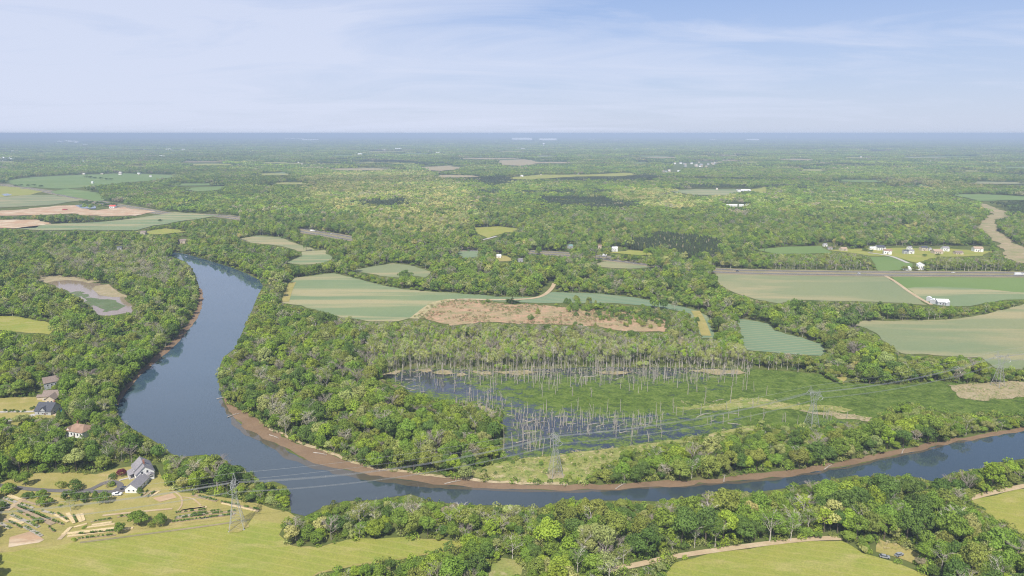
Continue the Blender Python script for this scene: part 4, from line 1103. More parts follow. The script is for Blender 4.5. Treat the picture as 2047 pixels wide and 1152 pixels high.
def hand(k, bx, by, rpx, hpx, hue, label, i=0, cat='tree', group=None):
    x, y = G(bx, by); d = depth_at(y)
    Rm = rpx / FPX * d; Hm = hpx / FPX * d / math.cos(math.atan2(CAMZ, y)) * 0.92
    base = {0: (5.5, 15), 1: (5.5, 15), 3: (5.5, 14.5), 4: (2.6, 9.0), 5: (2.6, 3.4)}[k]
    c = np.array(PALETTE[hue]) * rnd.uniform(0.88, 1.12)
    return put_tree(k, i % (NSH if k == 0 else (2 if k == 4 else 3)), x, y, Rm / base[0], Hm / base[1], rnd.uniform(0, 6.28), c, label, cat, group)
GT = 'trees of the farm garden'
for a in [
 (0, 7, 958, 10, 30, 'mid', 'round green tree at the lawn edge above the driveway start', 1), (0, 30, 965, 11, 26, 'mid', 'green tree on the lawn, second along the wood edge', 3), (0, 51, 972, 12, 30, 'mid', 'tall green tree standing alone above the driveway', 0),
 (0, 18, 988, 14, 25, 'mid', 'bushy green tree on the near side of the driveway start', 5), (0, 54, 996, 9, 13, 'dark', 'low dark tree joined to a small cedar below the driveway', 5), (0, 83, 996, 11, 17, 'mid', 'mid green tree on the bed side of the lawn, upper of two', 3),
 (0, 91, 1012, 13, 24, 'mid', 'bright round tree with a strong shadow beside the upper garden beds', 1), (0, 0, 1021, 13, 20, 'dark', 'dark tree at the garden corner, cut by the picture edge', 5), (5, 122, 975, 11, 11, 'olive', 'olive shrub on the lawn above the driveway', 0), (5, 152, 980, 13, 20, 'dark', 'dark green round shrub on the lawn beside the driveway', 1),
 (5, 137, 1001, 11, 20, 'dark', 'dark round cedar at the west end of the row below the driveway', 2), (5, 149, 999, 8, 16, 'dark', 'dark cedar, second in the row below the driveway', 0), (5, 160, 1000, 9, 15, 'dark', 'dark cedar, third in the row below the driveway', 1), (5, 174, 1003, 11, 18, 'dark', 'dark wide cedar in the middle of the row below the driveway', 2), (4, 192, 999, 8, 19, 'dark', 'narrow dark cedar in the row below the driveway', 0), (5, 211, 1007, 14, 22, 'dark', 'largest dark cedar at the east end of the lawn row', 0),
 (1, 142, 1023, 10, 27, 'olive', 'thin olive tree standing alone below the cedar row', 0), (0, 277, 1051, 19, 33, 'mid', 'big round green tree beside the lower garden beds', 1), (0, 322, 1052, 13, 29, 'mid', 'round green tree east of the big garden tree', 5), (0, 241, 1067, 11, 24, 'mid', 'small round tree with dark shadow at the meadow edge', 3), (5, 303, 1053, 8, 10, 'olive', 'low olive shrub between the two round garden trees', 1),
 (3, 214, 976, 12, 16, 'grey', 'bare grey bush inside the driveway loop', 0), (5, 221, 972, 8, 9, 'mid', 'small green shrub inside the driveway loop', 2), (0, 244, 952, 9, 17, 'red', 'dark red leaved tree at the corner of the white farmhouse', 5), (5, 76, 1049, 8, 13, 'mid', 'round bush among the left garden beds', 1), (5, 279, 986, 6, 10, 'dark', 'dark shrub against the garage side wall', 0), (5, 170, 1056, 5, 4, 'mid', 'small low shrub beside the straw beds', 2), (5, 121, 1013, 4, 5, 'lime', 'small bright sapling below the driveway lawn', 1), (5, 148, 1083, 5, 7, 'lime', 'small bright green bush at the lower meadow edge', 0),
 (5, 226, 957, 9, 10, 'dark', 'dark low shrub on the wood edge near the porch', 1), (4, 66, 996, 6, 14, 'dark', 'small dark cedar next to the low dark tree', 1),
 (0, 44, 850, 13, 22, 'pale', 'pale leafy tree below the gravel drive of the slate house', 2), (0, 8, 850, 10, 18, 'mid', 'green tree by the gravel drive at the picture edge', 1), (4, 120, 843, 9, 24, 'dark', 'dark conifer below the swimming pool, west one', 0), (4, 130, 846, 10, 28, 'dark', 'dark tall conifer below the swimming pool, east one', 1), (5, 98, 806, 6, 9, 'dark', 'dark shrub between the brown roof and the slate roof', 0), (5, 112, 808, 6, 8, 'olive', 'olive shrub beside the brown roofed house', 1),
 (0, 810, 558, 13, 22, 'dark', 'big round dark green tree alone at the small tan field corner', 1)]:
    hand(a[0], a[1], a[2], a[3], a[4], a[5], a[6], a[7], 'shrub' if a[0] == 5 else 'tree', GT if a[2] > 900 else None)
for i, (bx, by) in enumerate([(10, 823), (20, 824), (28, 823), (35, 825), (48, 824), (62, 819), (68, 817)]):
    hand(5, bx, by, 3.5, 5, 'dark', 'small dark shrub in the row along the slate house drive, ' + ordinal(i, 7), i, 'shrub', 'shrubs along the slate house drive')
for i, (bx, by) in enumerate([(15, 361), (32, 373), (42, 373), (57, 373), (68, 373), (82, 374), (173, 356), (181, 357), (190, 358), (202, 359), (213, 360), (222, 361)]):
    hand(0, bx, by, 4.0, 5, 'dark', ('dark field tree beside the far highway, ' if i < 6 else 'dark tree in the row across the far green field, ') + ordinal(i if i < 6 else i - 6, 6), i, 'tree', 'trees in the far green fields')
hand(0, 320, 443, 4, 6, 'dark', 'single small tree standing in the pale field below the clay works', 1)
hand(4, 427, 500, 6, 10, 'dark', 'dark conifer standing at the edge of the small river field', 0)
for i, (bx, by) in enumerate([(1727, 502), (1733, 503), (1741, 505), (1848, 513), (1874, 513)]):
    hand(0, bx, by, 4, 6, 'dark', 'small dark garden tree among the far houses, ' + ordinal(i, 5), i, 'tree', 'garden trees among the far houses')
for i, (bx, by) in enumerate([(1808, 541), (1830, 541), (1852, 541)]):
    hand(0, bx, by, 6, 11, 'olive', 'tree beside the white roadside houses, ' + ordinal(i, 3), i, 'tree', 'trees by the roadside houses')

# young cedars in the old field
yc = []
for k in range(150):
    bx = rnd.uniform(1128, 1395); by = 614 + (bx - 1128) * 0.135 + rnd.gauss(0, 7.5)
    if all(math.hypot(bx - q[0], (by - q[1]) * 2) > 6 for q in yc): yc.append((bx, by))
yc += [(1016, 606), (1024, 607), (975, 606), (968, 607), (1150, 652), (1160, 655), (1190, 655), (1285, 654), (1300, 657), (1250, 654), (1060, 640), (1075, 628)]
for bx, by in yc:
    hand(4 if rnd.random() < 0.4 else 5, bx, by, rnd.uniform(4, 7), rnd.uniform(7, 13), rnd.choice(['dark', 'dark', 'mid', 'olive']), 'small dark evergreen growing over the rusty old field', rnd.randint(0, 2), 'evergreen', 'young evergreens on the rusty old field')

# ------------------------------------------------------------------ low growth
def low_growth():
    Q = jitter_grid(160, 560, 4.2)
    qx, qy = PX(Q[:, 0], Q[:, 1], 0)
    hard = any_in(qx, qy, [p for p in OPEN if p is not CLEAR_P])
    ux, uy = PX(Q[:, 0], Q[:, 1], 1.8)
    hard |= any_in(ux, uy, [RIVER, MUD_POLY])
    inc = inside(qx, qy, CLEAR_P)
    keep = ~hard & (rng.uniform(0, 1, len(Q)) < np.where(inc, 0.22 + 0.25 * (fnoise(Q[:, 0] / 14, Q[:, 1] / 14, 8) > 0.5), 0.75))
    Q = Q[keep]; inc = inc[keep]; m_ = len(Q)
    ms = [bush(i, 150, 0.75, 'bush') for i in range(3)]
    cols = PAL_C[rng.choice([0, 1, 1, 2, 3, 3, 4], m_)] * rng.uniform(0.8, 1.2, (m_, 1))
    s = rng.uniform(0.55, 1.25, m_) * np.where(inc, 0.6, 1.0)
    scatter('undergrowth', 'low bushes and saplings under and between the trees', ms, np.c_[Q, np.zeros(m_)], rng.integers(0, 3, m_), rng.uniform(0, 6.28, m_), np.c_[s, s, s * rng.uniform(0.6, 1.2, m_)], cols)
low_growth()
def scrub_growth():
    poly = [p for nm, p, mt, z, j in FIELDS if mt is SCRUB]
    Q = np.vstack([jitter_grid(700, 1000, 4.5), jitter_grid(1000, 2200, 9.0)]); qx, qy = PX(Q[:, 0], Q[:, 1], 0)
    ok = any_in(qx, qy, poly) & (fnoise(Q[:, 0] / 22, Q[:, 1] / 22, 19) + rng.uniform(-.12, .12, len(Q)) > 0.50)
    Q = Q[ok]; m_ = len(Q); ms = [bush(i, 60, 0.9, 'scrub_bush') for i in range(3)]
    cols = np.array([(0.20, 0.20, 0.08), (0.15, 0.19, 0.06), (0.33, 0.22, 0.13), (0.30, 0.25, 0.14)])[rng.integers(0, 4, m_)] * rng.uniform(0.8, 1.2, (m_, 1))
    s = rng.uniform(0.35, 0.95, m_)
    scatter('scrub', 'rusty and green scrub over the old field and the cleared corridor', ms, np.c_[Q, np.full(m_, 0.2)], rng.integers(0, 3, m_), rng.uniform(0, 6.28, m_), np.c_[s, s, s * 0.7], cols)
scrub_growth()
def reed_growth():
    poly = [p for nm, p, mt, z, j in FIELDS if nm == 'bald_ground' or p is CLEAR_P] + [[(740, 756), (780, 740), (900, 735), (1200, 731), (1490, 734), (1500, 746), (1380, 752), (1200, 747), (1060, 752), (980, 756), (900, 752), (830, 748), (780, 760)], [(880, 802), (960, 808), (1005, 822), (1003, 838), (960, 826), (900, 812)], [(1330, 806), (1500, 798), (1520, 822), (1400, 822)]]
    Q = jitter_grid(300, 640, 2.6); qx, qy = PX(Q[:, 0], Q[:, 1], 0)
    ok = any_in(qx, qy, poly) & (fnoise(Q[:, 0] / 12, Q[:, 1] / 8, 29) + rng.uniform(-.15, .15, len(Q)) > 0.46)
    Q = Q[ok]; m_ = len(Q); ms = [bush(i, 40, 0.8, 'tussock') for i in range(3)]
    cols = np.array([(0.40, 0.35, 0.18), (0.48, 0.40, 0.26), (0.20, 0.26, 0.07), (0.16, 0.24, 0.055), (0.27, 0.29, 0.10)])[rng.integers(0, 5, m_)] * rng.uniform(0.8, 1.2, (m_, 1))
    s = rng.uniform(0.22, 0.55, m_)
    scatter('reeds', 'dry reeds and tussocks on the clearing and the bare patches', ms, np.c_[Q, np.full(m_, 0.2)], rng.integers(0, 3, m_), rng.uniform(0, 6.28, m_), np.c_[s, s, s * 0.8], cols)
reed_growth()
def marsh_growth():
    Q = jitter_grid(370, 640, 3.0)
    qx, qy = PX(Q[:, 0], Q[:, 1], 0)
    ok = inside(qx, qy, MARSH_P) & (fnoise(Q[:, 0] / 9, Q[:, 1] / 9, 14) > 0.50)
    Q = Q[ok]; m_ = len(Q)
    ms = [bush(i, 40, 0.8, 'marsh_plant') for i in range(3)]
    cols = np.array([(0.11, 0.175, 0.03), (0.085, 0.145, 0.022), (0.17, 0.19, 0.05)])[rng.integers(0, 3, m_)] * rng.uniform(0.8, 1.2, (m_, 1))
    s = rng.uniform(0.2, 0.42, m_)
    scatter('marsh_plants', 'green water plants covering the marsh', ms, np.c_[Q, np.full(m_, 0.1)], rng.integers(0, 3, m_), rng.uniform(0, 6.28, m_), np.c_[s, s, s * 0.5], cols)
marsh_growth()

# ------------------------------------------------------------------ dead trunks and logs in the marsh
def snag_mesh(i):
    q = random.Random(50 + i); mb = MB(); H_ = 10.0
    lean = q.uniform(-0.6, 0.6); top = (lean, q.uniform(-0.5, 0.5), H_)
    mid = (lean * 0.4 + q.uniform(-.1, .1), 0, H_ * 0.5)
    style = ['plain', 'plain', 'forked', 'branched', 'leaning', 'plain', 'forked', 'branched'][i]
    if style == 'leaning': top = (2.0, 0.6, 9.6); mid = (0.9, 0.3, 5)
    mb.tube([(0, 0, -0.3), mid, top], [0.27, 0.20, 0.11], 6)
    if style == 'forked':
        mb.tube([mid, (mid[0] - 0.9, 0.4, 7.4), (mid[0] - 1.3, 0.6, 9.2)], [0.16, 0.11, 0.06], 5)
    if style == 'branched':
        for k in range(6):
            t = 0.45 + 0.5 * k / 6; a = q.uniform(0, 6.28); l = q.uniform(0.8, 2.0)
            b = tuple(mid[c] + (top[c] - mid[c]) * (t - 0.5) * 2 for c in range(3)) if t > 0.5 else mid
            mb.bar(b, (b[0] + l * math.cos(a), b[1] + l * math.sin(a), b[2] + l * 0.6), 0.11, 0.04, 4)
    return mb.mesh('dead_trunk', [M_SNAG]), style
SN = [snag_mesh(i) for i in range(8)]
sn = []
def snag_try(bx, by, hpx, mind=3.0):
    if not inside(np.array([bx]), np.array([by]), MARSH_P)[0]: return
    if any(abs(bx - q[0]) < mind and abs(by - q[1]) < 4 for q in sn): return
    sn.append((bx, by, hpx))
for _ in range(150): snag_try(rnd.uniform(1030, 1500), rnd.triangular(739, 800, 748), rnd.uniform(13, 34))
for _ in range(45): snag_try(rnd.uniform(780, 1030), rnd.uniform(748, 792), rnd.uniform(14, 34))
for _ in range(38): snag_try(rnd.uniform(930, 1010), rnd.uniform(800, 832), rnd.uniform(16, 38))
for _ in range(85):
    bx = rnd.uniform(1020, 1330); snag_try(bx, rnd.gauss(846, 16), rnd.uniform(12, 34))
for _ in range(30): snag_try(rnd.uniform(1020, 1110), rnd.uniform(870, 905), rnd.uniform(16, 40))
for _ in range(34): snag_try(rnd.uniform(1330, 1560), rnd.uniform(780, 856), rnd.uniform(10, 26))
for _ in range(10): snag_try(rnd.uniform(1560, 1720), rnd.uniform(835, 852), rnd.uniform(14, 28))
sn += [(1261, 892, 30), (1084, 912, 42), (1007, 905, 62)]
def sn_zone(x, y):
    if y < 765: return 'along the left marsh back edge' if x < 1180 else 'along the right marsh back edge'
    if x < 1015 and y < 838: return 'in the left arm of the marsh'
    if x < 1120 and y > 866: return 'in dark water beside the pylon'
    if x > 1540: return 'by the far right water patch'
    if y > 822: return 'in open water behind the pylon' if x < 1180 else 'in lily water beyond the wires'
    return 'in the green middle of the marsh'
sn.sort(key=lambda q: -q[2]); sn = sn[:292]
ss = {}
for bx, by, h in sn:
    st = rnd.randint(0, 7); sty = SN[st][1]
    cls = 'short' if h < 19 else ('tall' if h > 28 else 'middling')
    look = {'plain': 'straight', 'forked': 'forked', 'branched': 'stubby branched', 'leaning': 'leaning'}[sty]
    ss.setdefault((cls, look, sn_zone(bx, by)), []).append((bx, by, h, st))
for (cls, look, z), lst in ss.items():
    lst.sort()
    for i, (bx, by, h, st) in enumerate(lst):
        x, y = G(bx, by); d = depth_at(y)
        Hm = h / FPX * d / math.cos(math.atan2(CAMZ, y)) * 0.95
        o = mobj('dead_trunk', SN[st][0], None, (x, y, 0.05), rnd.uniform(0, 6.28))
        w = rnd.uniform(0.75, 1.1); o.scale = (w, w, Hm * 0.88 / 10)
        o_ = ordinal(i, len(lst))
        tag(o, f"{cls} {look} dead trunk {z}" + (', ' + o_ if o_ else ''), 'dead tree', 'dead trunks standing in the marsh')
def dead_stand():
    poly = [[(745, 748), (790, 730), (900, 712), (1050, 705), (1250, 708), (1490, 722), (1505, 752), (1380, 768), (1200, 772), (1050, 768), (950, 764), (860, 758), (800, 756)], [(905, 806), (1000, 822), (1012, 850), (960, 832), (900, 818)], [(1015, 835), (1120, 828), (1330, 842), (1320, 868), (1100, 872), (1020, 862)]]
    Q = []
    wts_ = (560, 50, 130)
    for pl, k in zip(poly, wts_):
        xs = [p[0] for p in pl]; ys = [p[1] for p in pl]
        for _ in range(k * 3):
            bx, by = rnd.uniform(min(xs), max(xs)), rnd.uniform(min(ys), max(ys))
            if inside(np.array([bx]), np.array([by]), pl)[0]: Q.append(G(bx, by))
            if len(Q) >= sum(wts_[:poly.index(pl) + 1]): break
    Q = np.array(Q); m_ = len(Q); back = Q[:, 1] > 520
    h = np.where(back, rng.uniform(0.55, 1.25, m_), rng.uniform(0.25, 0.8, m_)); w = rng.uniform(0.5, 0.95, m_)
    scatter('dead_stand', 'dense stand of thin dead trunks along the back of the marsh', [q[0] for q in SN], np.c_[Q, np.full(m_, 0.05)], rng.integers(0, 8, m_), rng.uniform(0, 6.28, m_), np.c_[w, w, h], np.full((m_, 3), 0.3))
dead_stand()
lg = MB(); lg.tube([(-5, 0, 0.15), (0, 0.15, 0.3), (5, 0, 0.2)], [0.32, 0.27, 0.12], 6); lg.bar((1.5, 0.1, 0.3), (2.6, 1.2, 0.9), 0.1, 0.05, 4); lg.bar((3, 0, 0.3), (4, -1.2, 0.5), 0.08, 0.04, 4)
LOG = lg.mesh('fallen_log', [M_SNAG])
logs = []
for (x0, x1, y0, y1, k, z) in ((775, 850, 750, 790, 9, 'in the upper left corner of the marsh'), (1015, 1300, 830, 870, 17, 'in the dark water band of the marsh'), (1015, 1080, 880, 905, 4, 'by the marsh tower water'), (1090, 1480, 738, 760, 9, 'along the back edge of the marsh'), (1340, 1520, 800, 850, 6, 'in the right half of the marsh')):
    L_ = sorted((rnd.uniform(x0, x1), rnd.uniform(y0, y1)) for _ in range(k))
    for i, (bx, by) in enumerate(L_):
        x, y = G(bx, by)
        o = mobj('fallen_log', LOG, None, (x, y, 0.16), rnd.gauss(0.1, 0.5)); s = rnd.uniform(0.45, 1.0); o.scale = (s, s, s)
        tag(o, f"fallen grey log lying {z}, {ordinal(i, k)}", 'log', 'fallen logs in the marsh')
for bx, by, a, lab in ((467, 831, 0.9, 'bleached log lying across the mud shore at the river bend'), (447, 796, 0.5, 'grey log stranded at the upper tip of the mud shore'), (548, 874, -0.6, 'pale log on the mud shore below the peninsula wood'), (640, 908, -0.3, 'pale log on the mud shore where the upper wire crosses it'), (905, 965, 0.4, 'log at the water edge of the far bank left of the pylon'), (1240, 973, 0.8, 'log at the water edge of the far bank right of the pylon'), (1448, 957, 1.2, 'log hanging off the far bank above the straight reach'), (1655, 935, 0.7, 'log on the mud at the far bank strip upstream'), (1805, 903, 0.9, 'log on the mud near the upstream bend'), (372, 652, 0.9, 'log on the mud of the upper left shore')):
    x, y = G(bx, by); o = mobj('fallen_log', LOG, None, (x, y, 0.2), a); tag(o, lab, 'log')
# ------------------------------------------------------------------ transmission line
STEEL = flat_mat('galvanised_steel', (0.42, 0.42, 0.40), 0.55, 0.4, 0.08, 0.5, 0.3)
WIRE = flat_mat('aluminium_wire', (0.48, 0.48, 0.47), 0.45, 0.5, 0.04, 0.2, 0.4)
INSUL = flat_mat('insulator_glaze', (0.34, 0.36, 0.36), 0.3, 0.5, 0.05)
TW = [G(474.6, 1054.6), G(1110, 951), G(1622, 853), G(1994, 772)]
d0 = Vector((TW[1][0] - TW[0][0], TW[1][1] - TW[0][1]))
T_PRE = (TW[0][0] - 190, TW[0][1] - 38)
T_POST = (TW[3][0] + 185, TW[3][1] + 88)
LINE = [T_PRE] + TW + [T_POST]
ARM_Z, TOP_Z, WAIST_Z, ARM = 25.2, 28.8, 17.5, 6.2
def tower_meshes():
    legs = []
    B, Wt = 3.6, 1.05
    for sx, sy in ((-1, -1), (1, -1), (1, 1), (-1, 1)):
        mb = MB(); mb.bar((sx * B, sy * B, 0), (sx * Wt, sy * Wt, WAIST_Z), 0.17, 0.13, 4)
        mb.box((sx * B, sy * B, 0.15), (0.9, 0.9, 0.5)); legs.append(mb)
    br = MB(); lv = [0, 4.2, 7.8, 10.8, 13.4, 15.6, WAIST_Z]
    def half(z): return B + (Wt - B) * z / WAIST_Z
    for a, b in zip(lv[:-1], lv[1:]):
        ha, hb = half(a), half(b)
        for (ax, ay), (bx, by) in (((-1, -1), (1, -1)), ((1, -1), (1, 1)), ((1, 1), (-1, 1)), ((-1, 1), (-1, -1))):
            br.bar((ax * ha, ay * ha, a + .2), (bx * hb, by * hb, b), 0.045)
            br.bar((bx * ha, by * ha, a + .2), (ax * hb, ay * hb, b), 0.045)
            br.bar((ax * hb, ay * hb, b), (bx * hb, by * hb, b), 0.04)
    # K-frame: two arms leaning out to the beam ends (local y runs across the line)
    hd = MB()
    for s in (-1, 1):
        for sx in (-1, 1):
            hd.bar((sx * Wt, s * Wt, WAIST_Z), (sx * 0.8, s * 3.4, ARM_Z - 0.6), 0.055)
            hd.bar((sx * Wt, s * Wt, WAIST_Z), (sx * 0.8, s * 1.9, ARM_Z - 0.6), 0.065)
        for k in range(4):
            t0, t1 = k / 4, (k + 1) / 4
            def pt(t, w): return (0.8 + (Wt - 0.8) * (1 - t), s * (Wt + (w - Wt) * t), WAIST_Z + (ARM_Z - 0.6 - WAIST_Z) * t)
            for sx in (-1, 1):
                a = pt(t0, 3.4); b = pt(t1, 1.9); hd.bar((sx * a[0], a[1], a[2]), (sx * b[0], b[1], b[2]), 0.038)
                a = pt(t0, 1.9); b = pt(t1, 3.4); hd.bar((sx * a[0], a[1], a[2]), (sx * b[0], b[1], b[2]), 0.038)
            hd.bar((-pt(t1, 3.4)[0], pt(t1, 3.4)[1], pt(t1, 3.4)[2]), (pt(t1, 3.4)[0], pt(t1, 3.4)[1], pt(t1, 3.4)[2]), 0.038)
    ca = MB()
    zs = (ARM_Z - 0.6, ARM_Z + 0.6)
    for z in zs:
        for sx in (-1, 1):
            ca.bar((sx * 0.8, -4.2, z), (sx * 0.8, 4.2, z), 0.075)
    for s in (-1, 1):
        for sx in (-1, 1):
            for z in zs:
                ca.bar((sx * 0.8, s * 4.2, z), (0, s * ARM, ARM_Z - 0.4), 0.065)
    n = 8
    for k in range(n):
        y0 = -4.2 + 8.4 * k / n; y1 = y0 + 8.4 / n
        for sx in (-1, 1):
            ca.bar((sx * 0.8, y0, zs[k % 2]), (sx * 0.8, y1, zs[1 - k % 2]), 0.038)
        for z in zs:
            ca.bar((-0.8, y0, z), (0.8, y1, z), 0.038)
    pk = []
    for s in (-1, 1):
        mb = MB()
        for sx in (-1, 1):
            mb.bar((sx * 0.8, s * 4.2, ARM_Z + 0.6), (0, s * 4.0, TOP_Z), 0.055); mb.bar((sx * 0.8, s * 2.6, ARM_Z + 0.6), (0, s * 4.0, TOP_Z), 0.055)
            mb.bar((sx * 0.8, s * 4.2, ARM_Z + 0.6), (sx * 0.4, s * 3.3, ARM_Z + 2.3), 0.032)
        pk.append(mb)
    ins = []
    for y in (-5.4, 2.2, 5.4):
        for sx in ((-1, 1) if True else ()):
            mb = MB(); p0 = Vector((sx * 0.3, y, ARM_Z - 0.6)); p1 = Vector((sx * 2.2, y, ARM_Z - 2.2))
            mb.bar(p0, p1, 0.05, 0.05, 5)
            for k in range(9):
                c = p0.lerp(p1, (k + 0.5) / 9); dd = (p1 - p0).normalized() * 0.05
                mb.bar(c - dd, c + dd, 0.17, 0.12, 7)
            ins.append(mb)
        jm = MB(); jm.tube([(-2.2, y, ARM_Z - 2.2), (-1.2, y, ARM_Z - 3.2), (0, y, ARM_Z - 3.6), (1.2, y, ARM_Z - 3.2), (2.2, y, ARM_Z - 2.2)], 0.09, 5)
        ins.append(('jumper', jm))
    return legs, br, hd, ca, pk, ins
def build_towers():
    legs, br, hd, ca, pk, ins = tower_meshes()
    parts = [('leg', m.mesh('leg', [STEEL])) for m in legs] + [('bracing', br.mesh('bracing', [STEEL])), ('tower_head', hd.mesh('tower_head', [STEEL])), ('crossarm', ca.mesh('crossarm', [STEEL]))]
    parts += [('peak', m.mesh('peak', [STEEL])) for m in pk]
    parts += [(m[0], m[1].mesh('jumper', [WIRE])) if isinstance(m, tuple) else ('insulator', m.mesh('insulator', [INSUL])) for m in ins]
    labs = ['grey lattice pylon beyond the lower left picture edge', 'grey lattice pylon on the meadow edge beside the garden beds', 'grey lattice pylon on the far bank at the marsh edge', 'grey lattice pylon in the middle of the right marsh', 'grey lattice pylon on the bare patch below the pale field', 'grey lattice pylon beyond the right picture edge']
    for i in range(6):
        a = LINE[max(0, i - 1)]; b = LINE[min(5, i + 1)]
        e = empty('transmission_tower', (LINE[i][0], LINE[i][1], 0), math.atan2(b[1] - a[1], b[0] - a[0]))
        tag(e, labs[i], 'pylon', 'transmission towers of one line')
        for nm, me in parts:
            c = bpy.data.objects.new(nm, me); c.parent = e; COL.objects.link(c)
build_towers()
def span(i, y, z, sag, bundle, name, label, r=0.038):
    def att(k, end):
        a = LINE[max(0, k - 1)]; b = LINE[min(5, k + 1)]; an = math.atan2(b[1] - a[1], b[0] - a[0])
        lx = end * (2.2 if bundle else 0.0)
        return Vector((LINE[k][0] + lx * math.cos(an) - y * math.sin(an), LINE[k][1] + lx * math.sin(an) + y * math.cos(an), z))
    A = att(i, 1); B_ = att(i + 1, -1); mb = MB()
    dirv = (B_ - A).normalized(); side = Vector((-dirv.y, dirv.x, 0))
    offs = [side * -0.22 + Vector((0, 0, -0.1)), side * 0.22 + Vector((0, 0, -0.1)), Vector((0, 0, 0.26))] if bundle else [Vector((0, 0, 0))]
    n = 24
    for of in offs:
        pts = []
        for k in range(n + 1):
            t = k / n; p = A.lerp(B_, t) + of; p.z -= 4 * sag * t * (1 - t); pts.append(tuple(p))
        mb.tube(pts, r, 4)
    if bundle:
        for k in range(2, n, 4):
            t = k / n; p = A.lerp(B_, t); p.z -= 4 * sag * t * (1 - t)
            mb.bar(p + offs[0], p + offs[1], 0.04); mb.bar(p + offs[1], p + offs[2], 0.04); mb.bar(p + offs[2], p + offs[0], 0.04)
    o = mobj(name, mb.mesh(name, [WIRE])); tag(o, label, 'power line', 'wires of the transmission line')
SPN = ['from the meadow pylon out over the garden', 'over the river between meadow and far bank pylons', 'over the marsh between the far bank and marsh pylons', 'from the marsh pylon to the bare patch pylon', 'from the bare patch pylon out of the picture']
for i in range(5):
    for y, z, nm in ((-5.4, ARM_Z - 2.2, 'nearer conductor'), (2.2, ARM_Z - 1.0, 'middle conductor'), (5.4, ARM_Z - 2.2, 'farther conductor')):
        span(i, y, z, 4.5 + (1.0 if i == 1 else 0), True, 'power_line', f'{nm} {SPN[i]}')
    for s, nm in ((-4.0, 'nearer'), (4.0, 'farther')):
        span(i, s, TOP_Z, 3.0, False, 'ground_wire', f'thin {nm} top wire {SPN[i]}', 0.045)
for k, (tx, ty) in enumerate(TW[:2]):
    pp = [(tx + math.cos(a) * 5.6 * rnd.uniform(0.7, 1.15), ty + math.sin(a) * 5.6 * rnd.uniform(0.7, 1.15)) for a in [i * 2 * PI / 16 for i in range(16)]]
    me = bpy.data.meshes.new('bald_ground'); me.from_pydata([(p[0], p[1], 0) for p in pp], [], [tuple(range(16))]); me.materials.append(LAWN if k == 0 else REED); me.update()
    tag(mobj('bald_ground', me, None, (0, 0, 0.48)), kind='structure')

# ------------------------------------------------------------------ houses
WHITE = flat_mat('white_siding', (0.80, 0.79, 0.76), 0.6, 0.3, 0.03, 0.5)
CREAM = flat_mat('tan_siding', (0.55, 0.47, 0.36), 0.7, 0.3, 0.05, 0.5)
GREYW = flat_mat('grey_siding', (0.42, 0.43, 0.44), 0.7, 0.3, 0.05, 0.5)
BRICK = flat_mat('red_brick', (0.36, 0.17, 0.12), 0.85, 0.2, 0.15, 2.0)
R_GREY = flat_mat('grey_shingle', (0.27, 0.255, 0.265), 0.9, 0.15, 0.18, 1.2)
R_SLATE = flat_mat('slate_shingle', (0.085, 0.09, 0.105), 0.85, 0.2, 0.2, 1.2)
R_BROWN = flat_mat('brown_shingle', (0.24, 0.19, 0.16), 0.9, 0.15, 0.2, 1.2)
R_RED = flat_mat('red_shingle', (0.30, 0.20, 0.145), 0.9, 0.15, 0.22, 0.35)
R_WHITE = flat_mat('white_metal_roof', (0.80, 0.80, 0.79), 0.45, 0.4, 0.04, 0.3)
R_TAN = flat_mat('tan_shingle', (0.40, 0.30, 0.22), 0.9, 0.15, 0.15, 1.0)
R_GREEN = flat_mat('green_metal_roof', (0.20, 0.33, 0.30), 0.6, 0.3, 0.1, 0.5)
GLASS = flat_mat('window_glass', (0.05, 0.06, 0.075), 0.08, 0.6, 0.05)
DOORM = flat_mat('door_paint', (0.16, 0.10, 0.08), 0.5, 0.3, 0.05)
